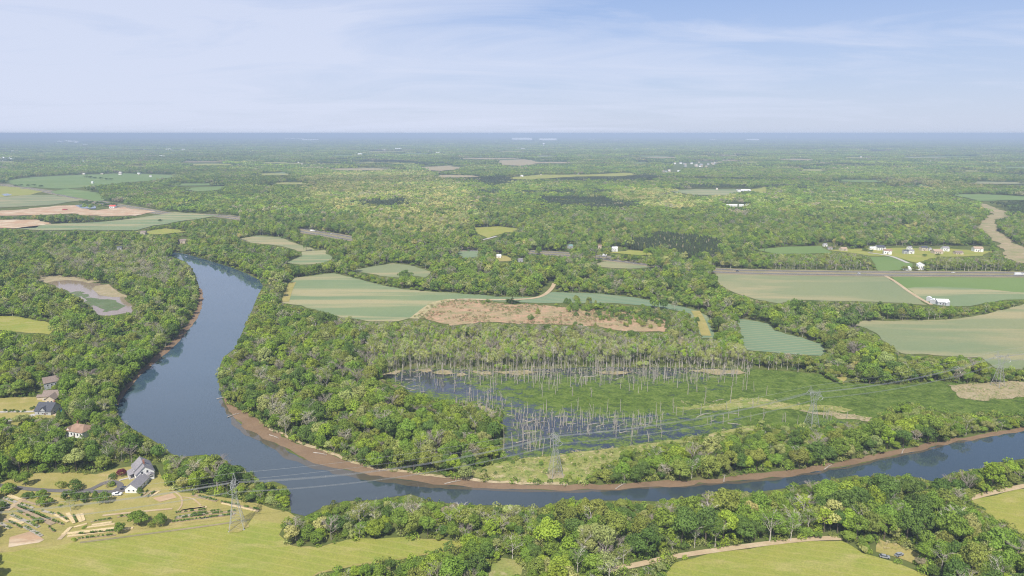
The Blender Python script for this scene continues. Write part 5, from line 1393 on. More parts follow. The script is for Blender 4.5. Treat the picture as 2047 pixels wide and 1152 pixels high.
def gable(wall, roof, cx, cy, Ln, Wd, ze, zr, oh=0.45, z0=0.0, hip=0.0):
    """block with its ridge along local x"""
    x0, x1, y0, y1 = cx - Ln / 2, cx + Ln / 2, cy - Wd / 2, cy + Wd / 2
    wall.quad((x0, y0, z0), (x1, y0, z0), (x1, y0, ze), (x0, y0, ze)); wall.quad((x1, y1, z0), (x0, y1, z0), (x0, y1, ze), (x1, y1, ze))
    if hip <= 0:
        wall.poly([(x1, y0, z0), (x1, y1, z0), (x1, y1, ze), (x1, cy, zr - 0.05), (x1, y0, ze)]); wall.poly([(x0, y1, z0), (x0, y0, z0), (x0, y0, ze), (x0, cy, zr - 0.05), (x0, y1, ze)])
    else:
        wall.quad((x1, y0, z0), (x1, y1, z0), (x1, y1, ze), (x1, y0, ze)); wall.quad((x0, y1, z0), (x0, y0, z0), (x0, y0, ze), (x0, y1, ze))
    sl = (zr - ze) / (Wd / 2); th = 0.22
    zo = ze - sl * oh
    a0, a1 = x0 - oh, x1 + oh; b0, b1 = y0 - oh, y1 + oh; r0, r1 = x0 - oh + hip, x1 + oh - hip
    for s, b in ((-1, b0), (1, b1)):
        lo = [(a0, b, zo), (a1, b, zo), (r1, cy, zr), (r0, cy, zr)]
        up = [(p[0], p[1], p[2] + th) for p in lo]
        if s > 0: up = up[::-1]; lo = lo[::-1]
        roof.poly(up); roof.poly(lo[::-1])
        for k in range(4):
            k2 = (k + 1) % 4
            if {lo[k][1], lo[k2][1]} == {cy}: continue
            if hip > 0 and b in (lo[k][1], lo[k2][1]) and cy in (lo[k][1], lo[k2][1]): continue
            roof.quad(lo[k], lo[k2], up[k2], up[k])
    if hip > 0:
        for a, r, s in ((a0, r0, -1), (a1, r1, 1)):
            tri = [(a, b0, zo + th), (a, b1, zo + th), (r, cy, zr + th)]
            roof.poly(tri if s > 0 else tri[::-1])
def house(name, label, cat, loc, rot, blocks, wm, rm, windows=(), doors=(), chimneys=(), extras=(), group=None, gdoor=()):
    e = empty(name, (loc[0], loc[1], 0), rot); tag(e, label, cat, group)
    first = True
    for b in blocks:
        wb, rb = MB(), MB()
        axis = b.get('axis', 0)
        gable(wb, rb, b['c'][0] if not axis else b['c'][1], b['c'][1] if not axis else -b['c'][0], b['l'], b['w'], b['e'], b['r'], b.get('oh', 0.45), b.get('z', 0.0), b.get('hip', 0.0))
        if axis:
            for q in (wb, rb): q.v = [(-p[1], p[0], p[2]) for p in q.v]
        mobj('wall', wb.mesh('wall', [b.get('wm', wm)]), e); mobj('roof', rb.mesh('roof', [b.get('rm', rm)]), e)
    for (x, y, z, w, h, ax) in windows:      # ax: 0 wall normal along y, 1 along x
        fr, pn = MB(), MB()
        s = (w + 0.24, 0.10, h + 0.24) if ax == 0 else (0.10, w + 0.24, h + 0.24)
        fr.box((x, y, z), s); s2 = (w, 0.16, h) if ax == 0 else (0.16, w, h); pn.box((x, y, z), s2)
        f = mobj('window', fr.mesh('window', [WHITE]), e); mobj('pane', pn.mesh('pane', [GLASS]), f)
    for (x, y, w, h, ax) in doors:
        mb = MB(); mb.box((x, y, h / 2), (w, 0.14, h) if ax == 0 else (0.14, w, h)); mobj('door', mb.mesh('door', [DOORM]), e)
    for (x, y, w, h, ax) in gdoor:
        mb = MB(); mb.box((x, y, h / 2), (w, 0.14, h) if ax == 0 else (0.14, w, h)); mobj('garage_door', mb.mesh('garage_door', [GREYW]), e)
    for (x, y, z0, z1, w) in chimneys:
        mb = MB(); mb.box((x, y, (z0 + z1) / 2), (w, w, z1 - z0)); mb.box((x, y, z1 + 0.1), (w + 0.2, w + 0.2, 0.2)); mobj('chimney', mb.mesh('chimney', [BRICK]), e)
    for nm, mb, mt in extras:
        mobj(nm, mb.mesh(nm, [mt]), e)
    return e
def wins(x0, x1, n, y, z, w, h, ax=0):
    return [((x0 + (x1 - x0) * (k + 0.5) / n, y, z, w, h, 0) if ax == 0 else (y, x0 + (x1 - x0) * (k + 0.5) / n, z, w, h, 1)) for k in range(n)]

# white farmhouse: the long block's ridge runs from the back towards the lower right
rotA = math.atan2(-0.80, 0.60)
gx, gy = G(291, 959)
hx, hy = gx - 0.60 * 6.5, gy + 0.80 * 6.5
dm = []
for xd in (-3.9, 0.4):
    wb, rb = MB(), MB(); gable(wb, rb, 0, 0, 3.0, 1.9, 6.3, 7.4, 0.2, 5.0)
    for q in (wb, rb): q.v = [(-p[1] + xd, p[0] - 3.4, p[2]) for p in q.v]
    dm.append((wb, rb, xd))
porch = MB(); porch.poly([(-6.4, -7.9, 2.75), (1.6, -7.9, 2.75), (1.6, -5.0, 3.5), (-6.4, -5.0, 3.5)]); porch.poly([(-6.4, -7.9, 2.6), (-6.4, -5.0, 3.35), (1.6, -5.0, 3.35), (1.6, -7.9, 2.6)])
porch.quad((-6.4, -7.9, 2.6), (1.6, -7.9, 2.6), (1.6, -7.9, 2.75), (-6.4, -7.9, 2.75))
floor_ = MB(); floor_.box((-2.4, -6.4, 0.25), (8.0, 2.8, 0.5))
sun1 = MB(); sun1.box((7.3, -1.6, 1.5), (1.4, 3.2, 3.0)); sunr = MB(); sunr.poly([(6.4, -3.4, 3.5), (8.3, -3.4, 3.0), (8.3, 0.2, 3.0), (6.4, 0.2, 3.5)])
sun2 = MB()
for px_, py_ in ((9.3, 1.4), (9.3, 4.2), (6.7, 4.2), (6.7, 1.4)): sun2.box((px_, py_, 1.55), (0.2, 0.2, 3.1))
sun2.box((8.0, 2.8, 0.6), (2.8, 3.0, 0.25)); sun2.box((9.35, 2.8, 1.5), (0.08, 2.7, 0.7)); sun2.box((8.0, 2.8, 3.15), (2.9, 3.1, 0.25))
sun2r = MB(); gable(MB(), sun2r, 8.0, 2.8, 2.8, 3.0, 3.3, 4.2, 0.25)
posts = [('porch_post', (lambda m: (m.box((x, -7.7, 1.55), (0.22, 0.22, 2.1)), m)[1])(MB()), WHITE) for x in (-6.2, -4.3, -2.4, -0.5, 1.4)]
fh = house('farmhouse', 'white farmhouse with steep grey roof, dormers and pillared porch beside the meadow garden', 'house', (hx, hy), rotA,
    [dict(c=(-2.2, 0), l=9.0, w=9.6, e=5.2, r=9.4), dict(c=(4.4, 0.2), l=4.4, w=9.6, e=4.4, r=8.4)], WHITE, R_GREY,
    windows=wins(-6.4, 2, 3, -4.86, 1.9, 1.0, 1.6) + [(6.66, -1.4, 5.0, 1.0, 1.4, 1), (6.66, 1.4, 5.0, 1.0, 1.4, 1)] + [(8.06, -2.6, 1.8, 0.9, 1.5, 1), (8.06, -1.4, 1.8, 0.9, 1.5, 1), (8.06, -0.3, 1.8, 0.8, 1.5, 1)],
    doors=[(-2.2, -4.9, 1.0, 2.2, 0)], chimneys=[(2.3, 0.6, 6.0, 10.6, 0.9)],
    extras=[('porch_roof', porch, R_GREY), ('porch_floor', floor_, CONCR), ('bay_window', sun1, WHITE), ('bay_roof', sunr, R_GREY), ('sun_porch', sun2, WHITE), ('sun_porch_roof', sun2r, R_GREY)] + posts)
for wb, rb, xd in dm:
    d_ = mobj('dormer', wb.mesh('dormer', [WHITE]), fh); mobj('dormer_roof', rb.mesh('dormer_roof', [R_GREY]), d_)
    gm = MB(); gm.box((xd, -4.93, 6.1), (0.8, 0.1, 0.9)); mobj('pane', gm.mesh('pane', [GLASS]), d_)
ax_, ay_ = G(262.5, 986.5)
house('garage', 'white gabled garage with grey roof at the end of the driveway', 'garage', (ax_, ay_ + 5.6), PI / 2,
    [dict(c=(0, 0), l=11.0, w=7.0, e=3.0, r=5.8), dict(c=(6.6, -0.6), l=3.0, w=5.0, e=2.7, r=4.8)], WHITE, R_GREY,
    windows=[(-5.56, 1.2, 1.7, 0.9, 0.9, 1), (-5.56, -1.4, 1.7, 0.9, 0.9, 1)] + wins(-3, 4, 2, -3.56, 1.7, 0.9, 1.0), gdoor=[(0.5, 3.56, 4.5, 2.3, 0)])
# red roofed house in the trees
cx_, cy_ = G(152, 876)
house('red_roofed_house', 'white house with faded red hip roof among trees on the left bank', 'house', (cx_, cy_ + 6), -0.28,
    [dict(c=(0, 0), l=14.5, w=11, e=4.4, r=7.4, hip=4.0), dict(c=(-5.2, -2.6), axis=1, l=5.0, w=3.0, e=5.2, r=6.6, z=3.0)], WHITE, R_RED,
    windows=wins(-6, 7, 5, -5.56, 2.6, 1.1, 1.6) + [(-7.31, -2, 2.6, 1.0, 1.4, 1), (-7.31, 2, 2.6, 1.0, 1.4, 1)], doors=[(0.2, -5.58, 1.0, 2.2, 0)], chimneys=[(-3.2, 1.2, 5, 8.6, 0.8)])
# slate roofed house and pool
cx_, cy_ = G(87, 831)
house('slate_roofed_house', 'house with big dark slate roof beside the swimming pool', 'house', (cx_, cy_ + 6), -0.08,
    [dict(c=(0, 0), l=12.5, w=11.5, e=3.4, r=7.8), dict(c=(0.4, -4.4), axis=1, l=3.4, w=3.4, e=4.4, r=6.2, z=2)], GREYW, R_SLATE,
    windows=wins(-5, 5, 3, -5.82, 1.8, 1.0, 1.4) + [(6.31, -2.5, 1.8, 1.1, 1.4, 1), (6.31, 2.5, 1.8, 1.1, 1.4, 1)], doors=[(1.6, -5.84, 1, 2.2, 0)], chimneys=[(4.2, 1.6, 4, 8.6, 0.8)])
# brown roofed house
cx_, cy_ = G(96, 807)
house('brown_roofed_house', 'rambling house with stepped brown roofs between lawn and river wood', 'house', (cx_, cy_ + 7), 0.12,
    [dict(c=(-1.5, 2.5), l=11.5, w=9, e=4.0, r=7.2), dict(c=(1.2, -4.0), axis=1, l=8.0, w=7.0, e=3.6, r=6.2), dict(c=(6.6, 2.6), axis=1, l=6.0, w=4.5, e=3.2, r=5.2), dict(c=(-9.8, 3.4), l=6, w=4.0, e=2.5, r=3.6)], CREAM, R_BROWN,
    windows=[(0.0, -8.06, 1.7, 1.2, 1.3, 0), (2.4, -8.06, 1.7, 1.2, 1.3, 0)] + wins(-6.5, -2.8, 2, -2.06, 1.7, 1.0, 1.3), doors=[(-2.6, -2.1, 1.0, 2.2, 0)])
cx_, cy_ = G(103, 774)
house('grey_roofed_cottage', 'grey roofed cottage half hidden in the left bank wood', 'house', (cx_, cy_), 0.7, [dict(c=(0, 0), l=10, w=8, e=5.5, r=9.0)], GREYW, R_BROWN, windows=wins(-4, 4, 3, -4.06, 3.4, 1.0, 1.3), doors=[(0.0, -4.08, 1, 2.1, 0)])
# pool
def pool():
    a, b, c, d = [G(*q) for q in ((113, 823), (126, 818.5), (132, 825), (119, 829.5))]
    e = empty('swimming_pool', (a[0], a[1], 0)); tag(e, 'blue swimming pool with pale stone edge beside the slate roofed house', 'swimming pool')
    deck, wat = MB(), MB()
    cxm = sum(q[0] for q in (a, b, c, d)) / 4; cym = sum(q[1] for q in (a, b, c, d)) / 4
    out = [(q[0] - a[0], q[1] - a[1]) for q in (d, c, b, a)]; inn = [(cxm + (q[0] - cxm) * 0.74 - a[0], cym + (q[1] - cym) * 0.74 - a[1]) for q in (d, c, b, a)]
    for k in range(4):
        k2 = (k + 1) % 4
        deck.quad((*out[k], 0.62), (*out[k2], 0.62), (*inn[k2], 0.62), (*inn[k], 0.62)); deck.quad((*out[k], 0.3), (*out[k2], 0.3), (*out[k2], 0.62), (*out[k], 0.62)); deck.quad((*inn[k2], 0.4), (*inn[k], 0.4), (*inn[k], 0.62), (*inn[k2], 0.62))
    wat.poly([(*q, 0.5) for q in inn])
    mobj('pool_edge', deck.mesh('pool_edge', [CONCR]), e)
    mobj('pool_water', wat.mesh('pool_water', [water_mat('pool_blue', (0.05, 0.20, 0.24), (0.06, 0.23, 0.27), 0.05)]), e)
    sheet('patio', [(100, 826), (114, 818), (136, 817), (136, 832), (112, 834)], 0.36, CLAY, 0.3, step=2)
pool()

# ------------------------------------------------------------------ farther houses, each with the place it has in the photograph
def small_house(bx, by, wpx, hm, wm, rm, label, name='house', cat='house', rot=0.0, depth=0.7, detail=True, group=None, rr=0.45, axis=0):
    x, y = G(bx, by); d = depth_at(y); Lm = wpx / FPX * d; Dm = max(5.0, Lm * depth)
    w_ = []
    if detail:
        w_ = wins(-Lm * 0.42, Lm * 0.42, 3, -Dm / 2 - 0.06, hm * 0.5, Lm * 0.10, hm * 0.34)
    blocks = [dict(c=(0, 0), l=Lm, w=Dm, e=hm, r=hm + Dm * rr * 0.6, oh=Lm * 0.03)] if not axis else [dict(c=(0, 0), axis=1, l=Dm, w=Lm, e=hm, r=hm + Lm * rr * 0.6, oh=Lm * 0.03)]
    if detail and not axis:
        blocks.append(dict(c=(Lm * 0.28, -Dm * 0.55), axis=1, l=Dm * 0.35, w=Lm * 0.3, e=hm * 0.8, r=hm * 0.8 + Lm * 0.1, oh=0.2))
    return house(name, label, cat, (x, y + Dm / 2), rot, blocks, wm, rm, w_, [(-Lm * 0.05, -Dm / 2 - 0.08, 1.1, 2.2, 0)] if detail else (), (), (), group)
SUB = 'houses along the highway suburb'
for a in [(1745, 500, 11, 4.5, WHITE, R_WHITE, 'tiny white shed house at the west end of the far suburb', 0.0), (1761, 501, 19, 7.0, WHITE, R_SLATE, 'white house with dark hipped roof behind the brick house', 0.2), (1776, 509, 16, 8.0, WHITE, R_RED, 'house with bright brick red roof nearest the lane', -0.3), (1811, 508, 10, 7.0, GREYW, R_SLATE, 'grey blue house joined to a white neighbour by the lane', 0.1), (1822, 508, 11, 7.0, WHITE, R_GREY, 'white gabled house right of the grey blue one', 0.0), (1819, 500, 9, 6.0, WHITE, R_GREY, 'small grey roofed house behind the twin white houses', 0.2), (1848, 502, 14, 7.5, CREAM, R_SLATE, 'tan house with slate roof at the wood edge', 0.1), (1860, 502, 5, 5.0, WHITE, R_GREY, 'narrow white annex beside the tan slate house', 0.0), (1876, 508, 19, 5.5, CREAM, R_TAN, 'low wide house with orange tan roof', 0.05), (1891, 503, 14, 7.5, WHITE, R_GREY, 'white house with green grey roof in front of dark trees', 0.0), (1918, 509, 16, 4.0, CREAM, R_BROWN, 'low brown roofed bungalow among saplings', 0.0), (1957, 504, 18, 7.5, WHITE, R_TAN, 'big white house at the east end of the suburb', -0.1), (1650, 493, 8, 5.0, WHITE, R_GREY, 'small pale house at the top of the green hill', 0.1), (1660, 499, 9, 4.0, GREYW, R_BROWN, 'brown roofed shed at the foot of the green hill', 0.0), (1687, 502, 14, 5.0, CREAM, R_TAN, 'tan bungalow beside the green hill field', 0.2)]:
    small_house(a[0], a[1], a[2] * 0.92, a[3] * 0.8, a[4], a[5], a[6], rot=a[7], group=SUB)
small_house(1815, 541, 13, 3.0, WHITE, R_WHITE, 'low white building with bright roof beside the highway', 'roadside_building', 'building', 0.5, rr=0.6)
small_house(1841, 540, 12, 8.0, WHITE, R_WHITE, 'tall white house with bright roof beside the highway', 'roadside_house', rot=0.0, axis=1)
# farm sheds at the end of the track
for bx, by, wp, lab, r_ in ((1859, 603, 8, 'small white grain shed, first beside the track end', 0.9), (1868, 608, 12, 'white arched shed, middle of the three by the track', 0.9), (1887, 611, 22, 'large white roofed barn in the pale field beside the track', -0.12)):
    small_house(bx, by, wp, 4.5, GREYW, R_WHITE, lab, 'farm_shed', 'barn', r_, 0.8, detail=(wp > 15), group='farm sheds by the field track', rr=0.35)
for a in [(997, 516, 9, 4, WHITE, R_WHITE, 'white shed in the trees left of the road cutting', 0.2), (1040, 524, 9, 4, GREYW, R_GREY, 'grey roofed shed beside the road cutting', 0.4), (1140, 497, 9, 5, GREYW, R_GREEN, 'house with pale green roof above the highway', 0.5), (1199, 497, 7, 5, CREAM, R_RED, 'small red roofed house in highway trees', 0.0), (1229, 503, 11, 6, WHITE, R_WHITE, 'bright white house on the knoll above the highway', 0.2), (363, 487, 15, 5, CREAM, R_BROWN, 'tan roofed lodge in the trees above the river bluff', 0.2), (286, 469, 10, 5, CREAM, R_BROWN, 'house in the small clearing above the river head', 0.0), (238, 499, 9, 4, GREYW, R_SLATE, 'dark roofed cabin at the head of the river', 0.3), (873, 413, 5, 5, WHITE, R_WHITE, 'white speck of a farmhouse in the middle wood', 0)]:
    small_house(a[0], a[1], a[2], a[3], a[4], a[5], a[6], rot=a[7])
small_house(224, 417, 11, 6, WHITE, flat_mat('bright_red_roof', (0.62, 0.10, 0.07), 0.6, 0.3, 0.05), 'shed with bright red roof on the clay works', 'works_shed', 'shed', 0.1)
for i, (bx, by, w_) in enumerate([(1456, 413, 10), (1468, 413, 12), (1482, 413, 9), (1494, 412, 7)]):
    small_house(bx, by, w_, 4, WHITE, R_WHITE, 'long white farm shed in the far wood, ' + ordinal(i, 4), 'long_shed', 'shed', 0, 0.4, False, 'white sheds in the far wood')
small_house(1487, 383, 26, 4, WHITE, R_WHITE, 'long white barn beside the far pale field', 'long_barn', 'barn', 0, 0.25, False)
small_house(1478, 384, 6, 7, WHITE, R_GREY, 'white farmhouse beside the long far barn', 'farmhouse', 'house', 0, 0.7, False)

# far settlements: small blocks with roofs, each a thing, members of a cluster look alike
def speck(bx, by, wpx, hm, roof, wall, label, group, name='distant_building', cat='building', depth=0.6):
    x, y = G(bx, by); d = depth_at(y); Lm = wpx / FPX * d; Dm = Lm * depth
    wb, rb = MB(), MB(); gable(wb, rb, 0, 0, Lm, Dm, hm, hm + Dm * 0.22, Lm * 0.02)
    e = empty(name, (x, y, 0), rnd.uniform(-0.5, 0.5)); tag(e, label, cat, group)
    mobj('wall', wb.mesh('wall', [wall]), e); mobj('roof', rb.mesh('roof', [roof]), e)
CL = [  # x range, y range, how many, width px, height m, phrase
 (1338, 1432, 327, 335, 22, (3, 6), 7, 'pale house of the hilltop estate in the right distance', 'houses of the hilltop estate'),
 (1325, 1362, 341, 346, 6, (4, 7), 7, 'pale house in the small group below the hilltop estate', 'houses below the hilltop estate'),
 (0, 54, 316, 322, 8, (5, 14), 10, 'pale building of the town at the left picture edge', 'town buildings at the left edge'),
 (78, 100, 316, 322, 4, (4, 8), 9, 'pale building of the town beside the left edge group', 'town buildings beside the edge group'),
 (292, 332, 312, 318, 6, (5, 12), 9, 'pale long building before the church in the left town', 'buildings before the church'),
 (330, 378, 299, 304, 12, (3, 7), 14, 'white building of the town centre in the left distance', 'buildings of the town centre'),
 (275, 330, 298, 304, 7, (4, 7), 12, 'pale building left of the town centre', 'buildings left of the town centre'),
 (110, 160, 284, 287, 6, (6, 12), 16, 'long pale building near the left skyline', 'pale buildings near the left skyline'),
 (160, 175, 291, 294, 3, (5, 8), 14, 'pale building below the skyline row', 'pale buildings below the skyline row'),
 (20, 42, 304, 310, 4, (3, 6), 12, 'small pale building in hazy woods above the left town', 'pale buildings above the left town'),
 (572, 602, 279, 282, 4, (7, 12), 20, 'bright white hall on the skyline left of centre', 'bright halls on the skyline'),
 (608, 640, 281, 284, 3, (8, 14), 14, 'pale long hall right of the bright skyline halls', 'pale halls right of the bright halls'),
 (1175, 1245, 279, 284, 6, (6, 12), 14, 'white warehouse near the skyline right of centre', 'warehouses near the skyline right of centre'),
 (165, 296, 347, 350, 7, (4, 7), 6, 'white farm building behind the long far green field', 'farm buildings behind the far green field'),
 (425, 500, 342, 348, 6, (3, 6), 6, 'small pale house left of the yellow wooded hill', 'houses left of the yellow hill'),
 (1030, 1045, 296, 300, 4, (4, 7), 12, 'white building left below the water tower', 'buildings below the water tower'),
 (1220, 1245, 298, 302, 4, (3, 5), 12, 'white building right of the water tower', 'buildings right of the water tower'),
 (1730, 1762, 323, 327, 4, (4, 8), 8, 'pale house in the hazy woods below the right masts', 'pale houses below the right masts'),
 (1000, 1045, 352, 356, 5, (3, 6), 7, 'white house beside the middle dark pine stand', 'houses beside the dark pine stand'),
 (1130, 1180, 333, 350, 4, (4, 6), 7, 'white house near the long far meadow', 'houses near the long far meadow')]
for x0, x1, y0, y1, k, wr, hm, lab, grp in CL:
    for _ in range(k):
        speck(rnd.uniform(x0, x1), rnd.uniform(y0, y1), rnd.uniform(*wr), hm * rnd.uniform(0.8, 1.3), rnd.choice([R_WHITE, R_GREY, R_GREY, R_TAN] if 'estate' in grp else [R_WHITE, R_WHITE, R_GREY]), rnd.choice([WHITE, CREAM, CREAM, GREYW] if 'estate' in grp else [WHITE, WHITE, CREAM]), lab, grp)
for bx, by, wp, lab in ((1043, 281, 38, 'pale tan distribution hall on the skyline, left of two'), (1096, 282, 34, 'huge bright white distribution hall on the skyline'), (1425, 281, 12, 'small pale hall on the skyline, right of centre'), (1503, 282, 26, 'long tan hall on the skyline towards the right masts'), (717, 299, 4, 'tall pale block in woods left of the skyline centre'), (796, 300, 12, 'white house group building in the middle distance'), (720, 311, 8, 'white roof in woods below the tall pale block'), (876, 308, 8, 'small white roof left of the skyline halls'), (843, 279, 5, 'tiny white block on the skyline above the yellow hill'), (1164, 300, 5, 'white house with road in middle woods'), (1700, 357, 5, 'single white roof in the right middle woods')):
    speck(bx, by, wp, 14, R_WHITE, WHITE, lab, None, 'distant_hall', 'building', 0.5)
for k in range(70):
    fy = rnd.uniform(1900, 9000); fx = rnd.uniform(-0.72, 0.72) * depth_at(fy); u_, v_ = PX(fx, fy, 0)
    speck(float(u_), float(v_), rnd.uniform(2.5, 5.5), 7 * max(1.0, fy / 4500), rnd.choice([R_WHITE, R_GREY, R_TAN]), rnd.choice([WHITE, CREAM]), 'tiny isolated house among the hazy distant woods', 'isolated houses in the distant woods')
# water towers and masts
def water_tower(bx, by, hpx, label):
    x, y = G(bx, by); d = depth_at(y); h = hpx / FPX * d
    e = empty('water_tower', (x, y, 0)); tag(e, label, 'water tower')
    a, b = MB(), MB(); r = h * 0.26
    a.tube([(0, 0, 0), (0, 0, h * 0.1), (0, 0, h * 0.6)], [r * 0.55, r * 0.32, r * 0.32], 12)
    prof = [(0.0, 0.56), (0.6, 0.60), (0.95, 0.70), (1.0, 0.80), (0.85, 0.92), (0.45, 0.99), (0.0, 1.0)]
    n = 16
    for (r0, z0), (r1, z1) in zip(prof[:-1], prof[1:]):
        for k in range(n):
            p, q = 2 * PI * k / n, 2 * PI * (k + 1) / n
            b.quad((r * r0 * math.cos(p), r * r0 * math.sin(p), h * z0), (r * r0 * math.cos(q), r * r0 * math.sin(q), h * z0), (r * r1 * math.cos(q), r * r1 * math.sin(q), h * z1), (r * r1 * math.cos(p), r * r1 * math.sin(p), h * z1))
    mobj('shaft', a.mesh('shaft', [WHITE]), e); mobj('tank', b.mesh('tank', [WHITE]), e)
water_tower(1087, 294, 8, 'white water tower in the middle distance below the skyline halls')
water_tower(1571, 280, 8, 'left white water tower near the right skyline')
water_tower(1710, 279, 7, 'round white water tower near the right skyline')
water_tower(454, 277, 6, 'white water tower on the left skyline')
water_tower(1298, 272, 4, 'tiny pale water tower on the skyline above the estate')
for bx, by, hp, lab in ((167, 328, 10, 'thin pale mast in the woods right of the left town'), (365, 304, 8, 'white church steeple in the left town'), (370, 304, 6, 'short white spire beside the church steeple'), (1859, 327, 7, 'thin mast in the right hazy woods')):
    x, y = G(bx, by); d = depth_at(y); mb = MB(); h = hp / FPX * d; mb.tube([(0, 0, 0), (0, 0, h * 0.6), (0, 0, h)], [h * 0.07, h * 0.06, 0.2], 6)
    tag(mobj('mast', mb.mesh('mast', [WHITE]), None, (x, y, 0)), lab, 'mast')
# works pond and far left pond
sheet('pond', [(150, 412), (170, 409), (192, 413), (192, 418), (165, 418)], 1.3, FARWATER, 1.0)
sheet('pond', [(2, 389), (14, 388), (24, 391), (10, 393)], 1.4, FARWATER, 1.0)
for i, (bx, by) in enumerate([(165, 409), (173, 407), (180, 409), (196, 410), (204, 411), (212, 413), (222, 413), (230, 414)]):
    hand(0, bx, by, 5.5, 8, 'dark', 'dark tree on the far side of the clay works pond, ' + ordinal(i, 8), i, 'tree', 'trees around the clay works pond')

# ------------------------------------------------------------------ vehicles
TYRE = flat_mat('tyre', (0.03, 0.03, 0.03), 0.8, 0.2)
def car_meshes(kind_):
    """body along x, about 4.6 m long; a pickup has an open bed"""
    body, cab, pane = MB(), MB(), MB()
    if kind_ == 'pickup':
        body.box((0, 0, 0.75), (5.4, 1.9, 0.7)); body.box((-1.7, 0.9, 1.2), (2.0, 0.08, 0.3)); body.box((-1.7, -0.9, 1.2), (2.0, 0.08, 0.3)); body.box((-2.66, 0, 1.2), (0.08, 1.8, 0.3))
        pr = [(-0.7, 1.1), (1.3, 1.1), (0.8, 1.8), (-0.5, 1.8)]
    elif kind_ == 'truck':
        body.box((-1.5, 0, 2.2), (9.0, 2.4, 2.6)); body.box((0, 0, 0.75), (13.0, 2.2, 0.3)); body.box((5.6, 0, 1.8), (1.8, 2.3, 2.0))
        pr = [(4.4, 2.82), (6.2, 2.82), (5.9, 3.2), (4.4, 3.2)]
    else:
        body.box((0, 0, 0.65), (4.5, 1.8, 0.6)); body.box((0, 0, 0.95), (4.3, 1.7, 0.12))
        pr = [(-2.0, 1.0), (1.2, 1.0), (0.5, 1.5), (-1.4, 1.5)]
    w0, w1 = 0.84, 0.68
    lo = [(pr[0][0], -w0, pr[0][1]), (pr[1][0], -w0, pr[1][1]), (pr[1][0], w0, pr[1][1]), (pr[0][0], w0, pr[0][1])]
    up = [(pr[3][0], -w1, pr[3][1]), (pr[2][0], -w1, pr[2][1]), (pr[2][0], w1, pr[2][1]), (pr[3][0], w1, pr[3][1])]
    for k in range(4):
        pane.quad(lo[k], lo[(k + 1) % 4], up[(k + 1) % 4], up[k])
    cab.box(((pr[2][0] + pr[3][0]) / 2, 0, pr[2][1] + 0.03), (abs(pr[2][0] - pr[3][0]), w1 * 2, 0.07))
    wh = MB(); wh.bar((0, -0.12, 0), (0, 0.12, 0), 0.36, 0.36, 12)
    xs = (-1.5, 1.5) if kind_ != 'truck' else (-4.6, 5.2)
    return body, cab, pane, wh, xs
CARM = {}
def car(bx, by, rot, paint, kind_, label, z=0.62):
    if kind_ not in CARM:
        b, c, p, w, xs = car_meshes(kind_); CARM[kind_] = (b, c, p.mesh('window', [GLASS]), w.mesh('wheel', [TYRE]), xs)
    b, c, p, w, xs = CARM[kind_]; x, y = G(bx, by)
    e = empty({'pickup': 'pickup_truck', 'truck': 'lorry', 'car': 'car'}[kind_], (x, y, z), rot); tag(e, label, {'pickup': 'pickup', 'truck': 'lorry', 'car': 'car'}[kind_])
    mobj('body', b.mesh('body', [paint]), e); mobj('roof', c.mesh('roof', [paint]), e); mobj('windows', p, e).name = 'window'
    for x_ in xs:
        for s in (-0.85, 0.85):
            mobj('wheel', w, e, (x_, s, 0.36))
P_WHITE = flat_mat('white_paint', (0.78, 0.78, 0.77), 0.3, 0.5, 0.02); P_DARK = flat_mat('dark_paint', (0.03, 0.04, 0.07), 0.3, 0.5, 0.02); P_RED = flat_mat('red_paint', (0.35, 0.05, 0.04), 0.3, 0.5, 0.02); P_GREY = flat_mat('grey_paint', (0.3, 0.31, 0.32), 0.3, 0.5, 0.02)
car(234, 991, 0.05, P_WHITE, 'pickup', 'white pickup parked on the grass below the driveway', 0.3)
car(250, 979, 0.2, P_DARK, 'car', 'dark blue car parked beside the garage', 0.47)
car(1717, 548.2, 0.0, P_WHITE, 'car', 'white car on the highway above the green crop field')
car(2036, 550.8, 0.0, P_WHITE, 'truck', 'white lorry on the highway at the right picture edge')
car(1474, 543.6, 0.0, P_DARK, 'car', 'dark car on the highway near the field corner')
car(1905, 546.6, 0.0, P_WHITE, 'car', 'small white car on the far highway lane near the saplings')
car(625, 463.5, -0.5, P_WHITE, 'truck', 'white lorry on the short visible road stretch in the middle woods')
car(662, 469, -0.5, P_WHITE, 'car', 'pale car on the road stretch in the middle woods')
car(1205, 512.5, 0.0, P_WHITE, 'truck', 'white lorry on the highway below the bright white house')
car(1066, 505, 0.0, P_GREY, 'car', 'grey car on the highway cutting near the small sheds')
car(1797, 1112, 0.4, P_GREY, 'car', 'grey old car in the overgrown yard, right of two', 0.3)
car(1768, 1116, -0.3, P_GREY, 'car', 'pale old car in the overgrown yard, left of two', 0.3)
car(130, 421, 0.0, P_RED, 'truck', 'red lorry on the clay works')

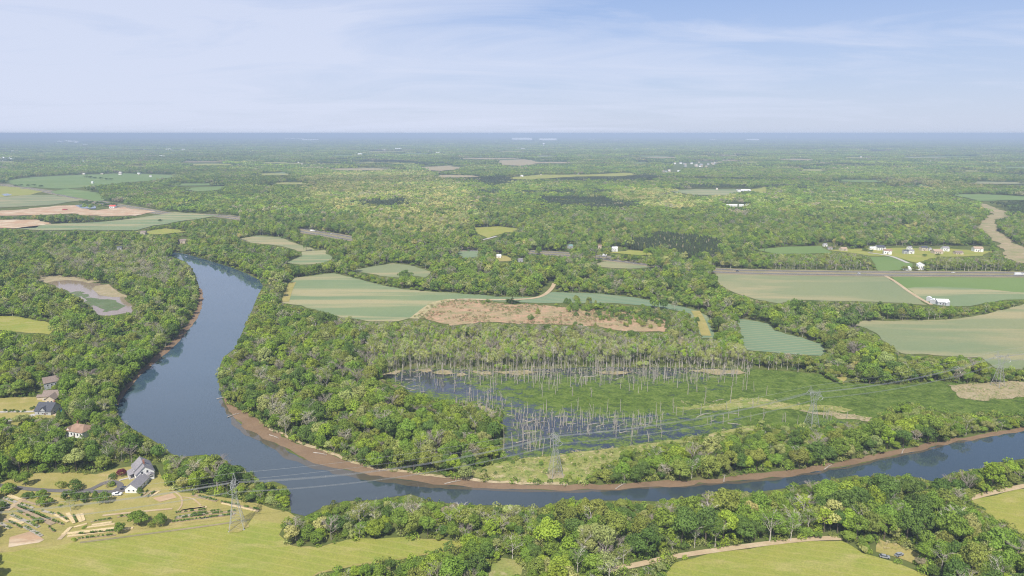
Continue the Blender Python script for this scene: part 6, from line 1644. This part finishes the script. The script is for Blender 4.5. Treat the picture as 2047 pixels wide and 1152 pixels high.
# ------------------------------------------------------------------ garden beds of the farm
SOILM = flat_mat('bed_soil', (0.34, 0.26, 0.17), 0.95, 0.05, 0.25, 1.2); STRAWM = flat_mat('straw_mulch', (0.58, 0.46, 0.26), 0.95, 0.05, 0.2, 1.5); MULCH = flat_mat('grey_mulch', (0.36, 0.32, 0.26), 0.95, 0.05, 0.25, 1.2)
beds = []
def c2(x, y): return (x / 5.1175, 920 + y / 5.116)
def c3(x, y): return (350 + x / 4.8, 840 + y / 4.8)
for x0, y0, x1, y1, w, k in [(170, 475, 550, 660, 2.2, 'soil'), (160, 462, 650, 668, 1.2, 'green'), (180, 530, 420, 640, 1.2, 'green'), (110, 560, 400, 692, 1.3, 'mulch'), (430, 522, 560, 556, 1.2, 'mulch'), (560, 560, 700, 637, 1.0, 'straw'), (595, 555, 690, 618, 0.9, 'green'), (690, 548, 768, 650, 1.3, 'straw'), (752, 570, 784, 640, 0.9, 'green'), (793, 558, 828, 640, 1.2, 'straw'), (836, 550, 860, 628, 1.0, 'straw'), (100, 603, 240, 652, 1.3, 'straw'), (40, 608, 225, 700, 1.2, 'green'), (250, 680, 430, 784, 1.4, 'mulch'), (90, 362, 205, 408, 1.4, 'straw'), (35, 385, 170, 440, 1.4, 'mulch'), (0, 415, 95, 468, 1.4, 'mulch'), (205, 450, 345, 494, 1.0, 'mulch'), (230, 420, 420, 470, 1.0, 'soil'), (0, 650, 110, 705, 1.2, 'mulch'), (500, 690, 560, 740, 0.9, 'green'),
    (940, 668, 1145, 640, 1.2, 'straw'), (930, 642, 1145, 606, 0.9, 'green'), (890, 694, 1175, 655, 1.0, 'straw'), (690, 756, 1190, 700, 1.4, 'straw'), (770, 766, 1195, 728, 0.8, 'green'), (690, 786, 1365, 698, 1.3, 'straw'), (800, 812, 1185, 772, 0.9, 'green'), (640, 770, 730, 690, 1.3, 'straw'), (755, 692, 890, 655, 1.0, 'straw'), (1200, 590, 1310, 575, 0.9, 'green'),
    (1432, 382, 1512, 322, 0.9, 'green'), (1468, 386, 1556, 322, 0.9, 'soil'), (1508, 386, 1592, 324, 0.9, 'green'), (1546, 380, 1632, 322, 0.9, 'straw'),
    (1850, 522, 2100, 482, 1.2, 'straw'), (1800, 548, 2100, 512, 0.9, 'green'), (1800, 588, 2100, 545, 1.2, 'mulch'), (1790, 606, 2100, 568, 0.9, 'green'), (1750, 642, 2100, 598, 1.2, 'green')]:
    beds.append((c2(x0, y0), c2(x1, y1), w, k))
for x0, y0, x1, y1, w, k in [(165, 722, 405, 780, 2.2, 'green'), (60, 872, 305, 838, 1.1, 'straw'), (180, 905, 440, 872, 0.9, 'green'), (190, 925, 580, 878, 1.2, 'green'), (250, 950, 580, 900, 1.0, 'mulch'), (300, 942, 570, 915, 0.9, 'green'), (440, 788, 810, 868, 1.1, 'green'), (450, 802, 800, 882, 0.9, 'straw')]:
    beds.append((c3(x0, y0), c3(x1, y1), w, k))
def bed_zone(m):
    x, y = m
    if x < 135 and y < 1064: return 'left garden plot'
    if x < 180 and y < 1052: return 'short beds below the lone thin tree'
    if x > 275 and y < 1000 and x < 325: return 'plot beside the garage'
    if x < 280: return 'beds before the round trees'
    return 'beds towards the meadow pylon'
bz = {}
for b in beds:
    m_ = ((b[0][0] + b[1][0]) / 2, (b[0][1] + b[1][1]) / 2); bz.setdefault((bed_zone(m_), b[3]), []).append((m_, b))
beds = None
for (z, k), lst in bz.items():
    lst.sort(key=lambda q: q[0][0])
    for i, (m_, (p0, p1, w, k_)) in enumerate(lst):
        w = w * (1.0 if k == 'green' else 1.4); a = G(*p0); b = G(*p1); ln = math.hypot(b[0] - a[0], b[1] - a[1]); an = math.atan2(b[1] - a[1], b[0] - a[0])
        word = {'soil': 'bare soil', 'straw': 'straw covered', 'green': 'planted green', 'mulch': 'grey mulched'}[k]
        o_ = ordinal(i, len(lst))
        e = empty('garden_bed', ((a[0] + b[0]) / 2, (a[1] + b[1]) / 2, 0.22), an); tag(e, f'{word} garden bed, {z}' + (', ' + o_ if o_ else ''), 'garden bed', 'garden beds of the farm')
        mb = MB(); n = max(4, int(ln / 2))
        up = []; dn = []
        for s in range(n + 1):
            x = -ln / 2 + ln * s / n; up.append((x, w / 2 + rnd.uniform(-.15, .15))); dn.append((x, -w / 2 + rnd.uniform(-.15, .15)))
        for s in range(n):
            mb.quad((*dn[s], 0.28), (*dn[s + 1], 0.28), (*up[s + 1], 0.28), (*up[s], 0.28)); mb.quad((*dn[s], 0), (*dn[s + 1], 0), (*dn[s + 1], 0.28), (*dn[s], 0.28)); mb.quad((*up[s + 1], 0), (*up[s], 0), (*up[s], 0.28), (*up[s + 1], 0.28))
        mobj('mulch', mb.mesh('mulch', [{'soil': SOILM, 'straw': STRAWM, 'green': SOILM, 'mulch': MULCH}[k]]), e)
        if k in ('green', 'mulch'):
            nq = int(ln * (34 if k == 'green' else 10)); r = np.random.default_rng(int(m_[0] * 7))
            cl = r.uniform(-ln / 2, ln / 2, max(3, int(ln / 1.3))); c_ = cl[r.integers(0, len(cl), nq)]
            p = np.stack([c_ + r.normal(0, 0.35, nq), r.normal(0, w * 0.2, nq), 0.3 + r.uniform(0, 0.9 if k == 'green' else 0.5, nq)], 1); nn = r.normal(size=(nq, 3)) + np.array([0, 0, 0.8]); nn /= np.linalg.norm(nn, axis=1)[:, None]
            c = mobj('plants', quads_mesh('plants', p, nn, r.uniform(0.3, 0.6, nq), r.uniform(0.8, 1.2, nq), [M_LEAF]), e); c['tint'] = [0.12, 0.19, 0.045]; c['kind'] = 'stuff'
sheet('bald_ground', [c2(1560, 395), c2(1760, 345), c2(1812, 388), c2(1640, 432)], 0.34, CLAY, 0.3, step=2)
sheet('bald_ground', [c2(100, 795), c2(330, 728), c2(455, 820), c2(400, 850), c2(250, 872), c2(85, 900)], 0.34, CLAY, 0.3, step=2)
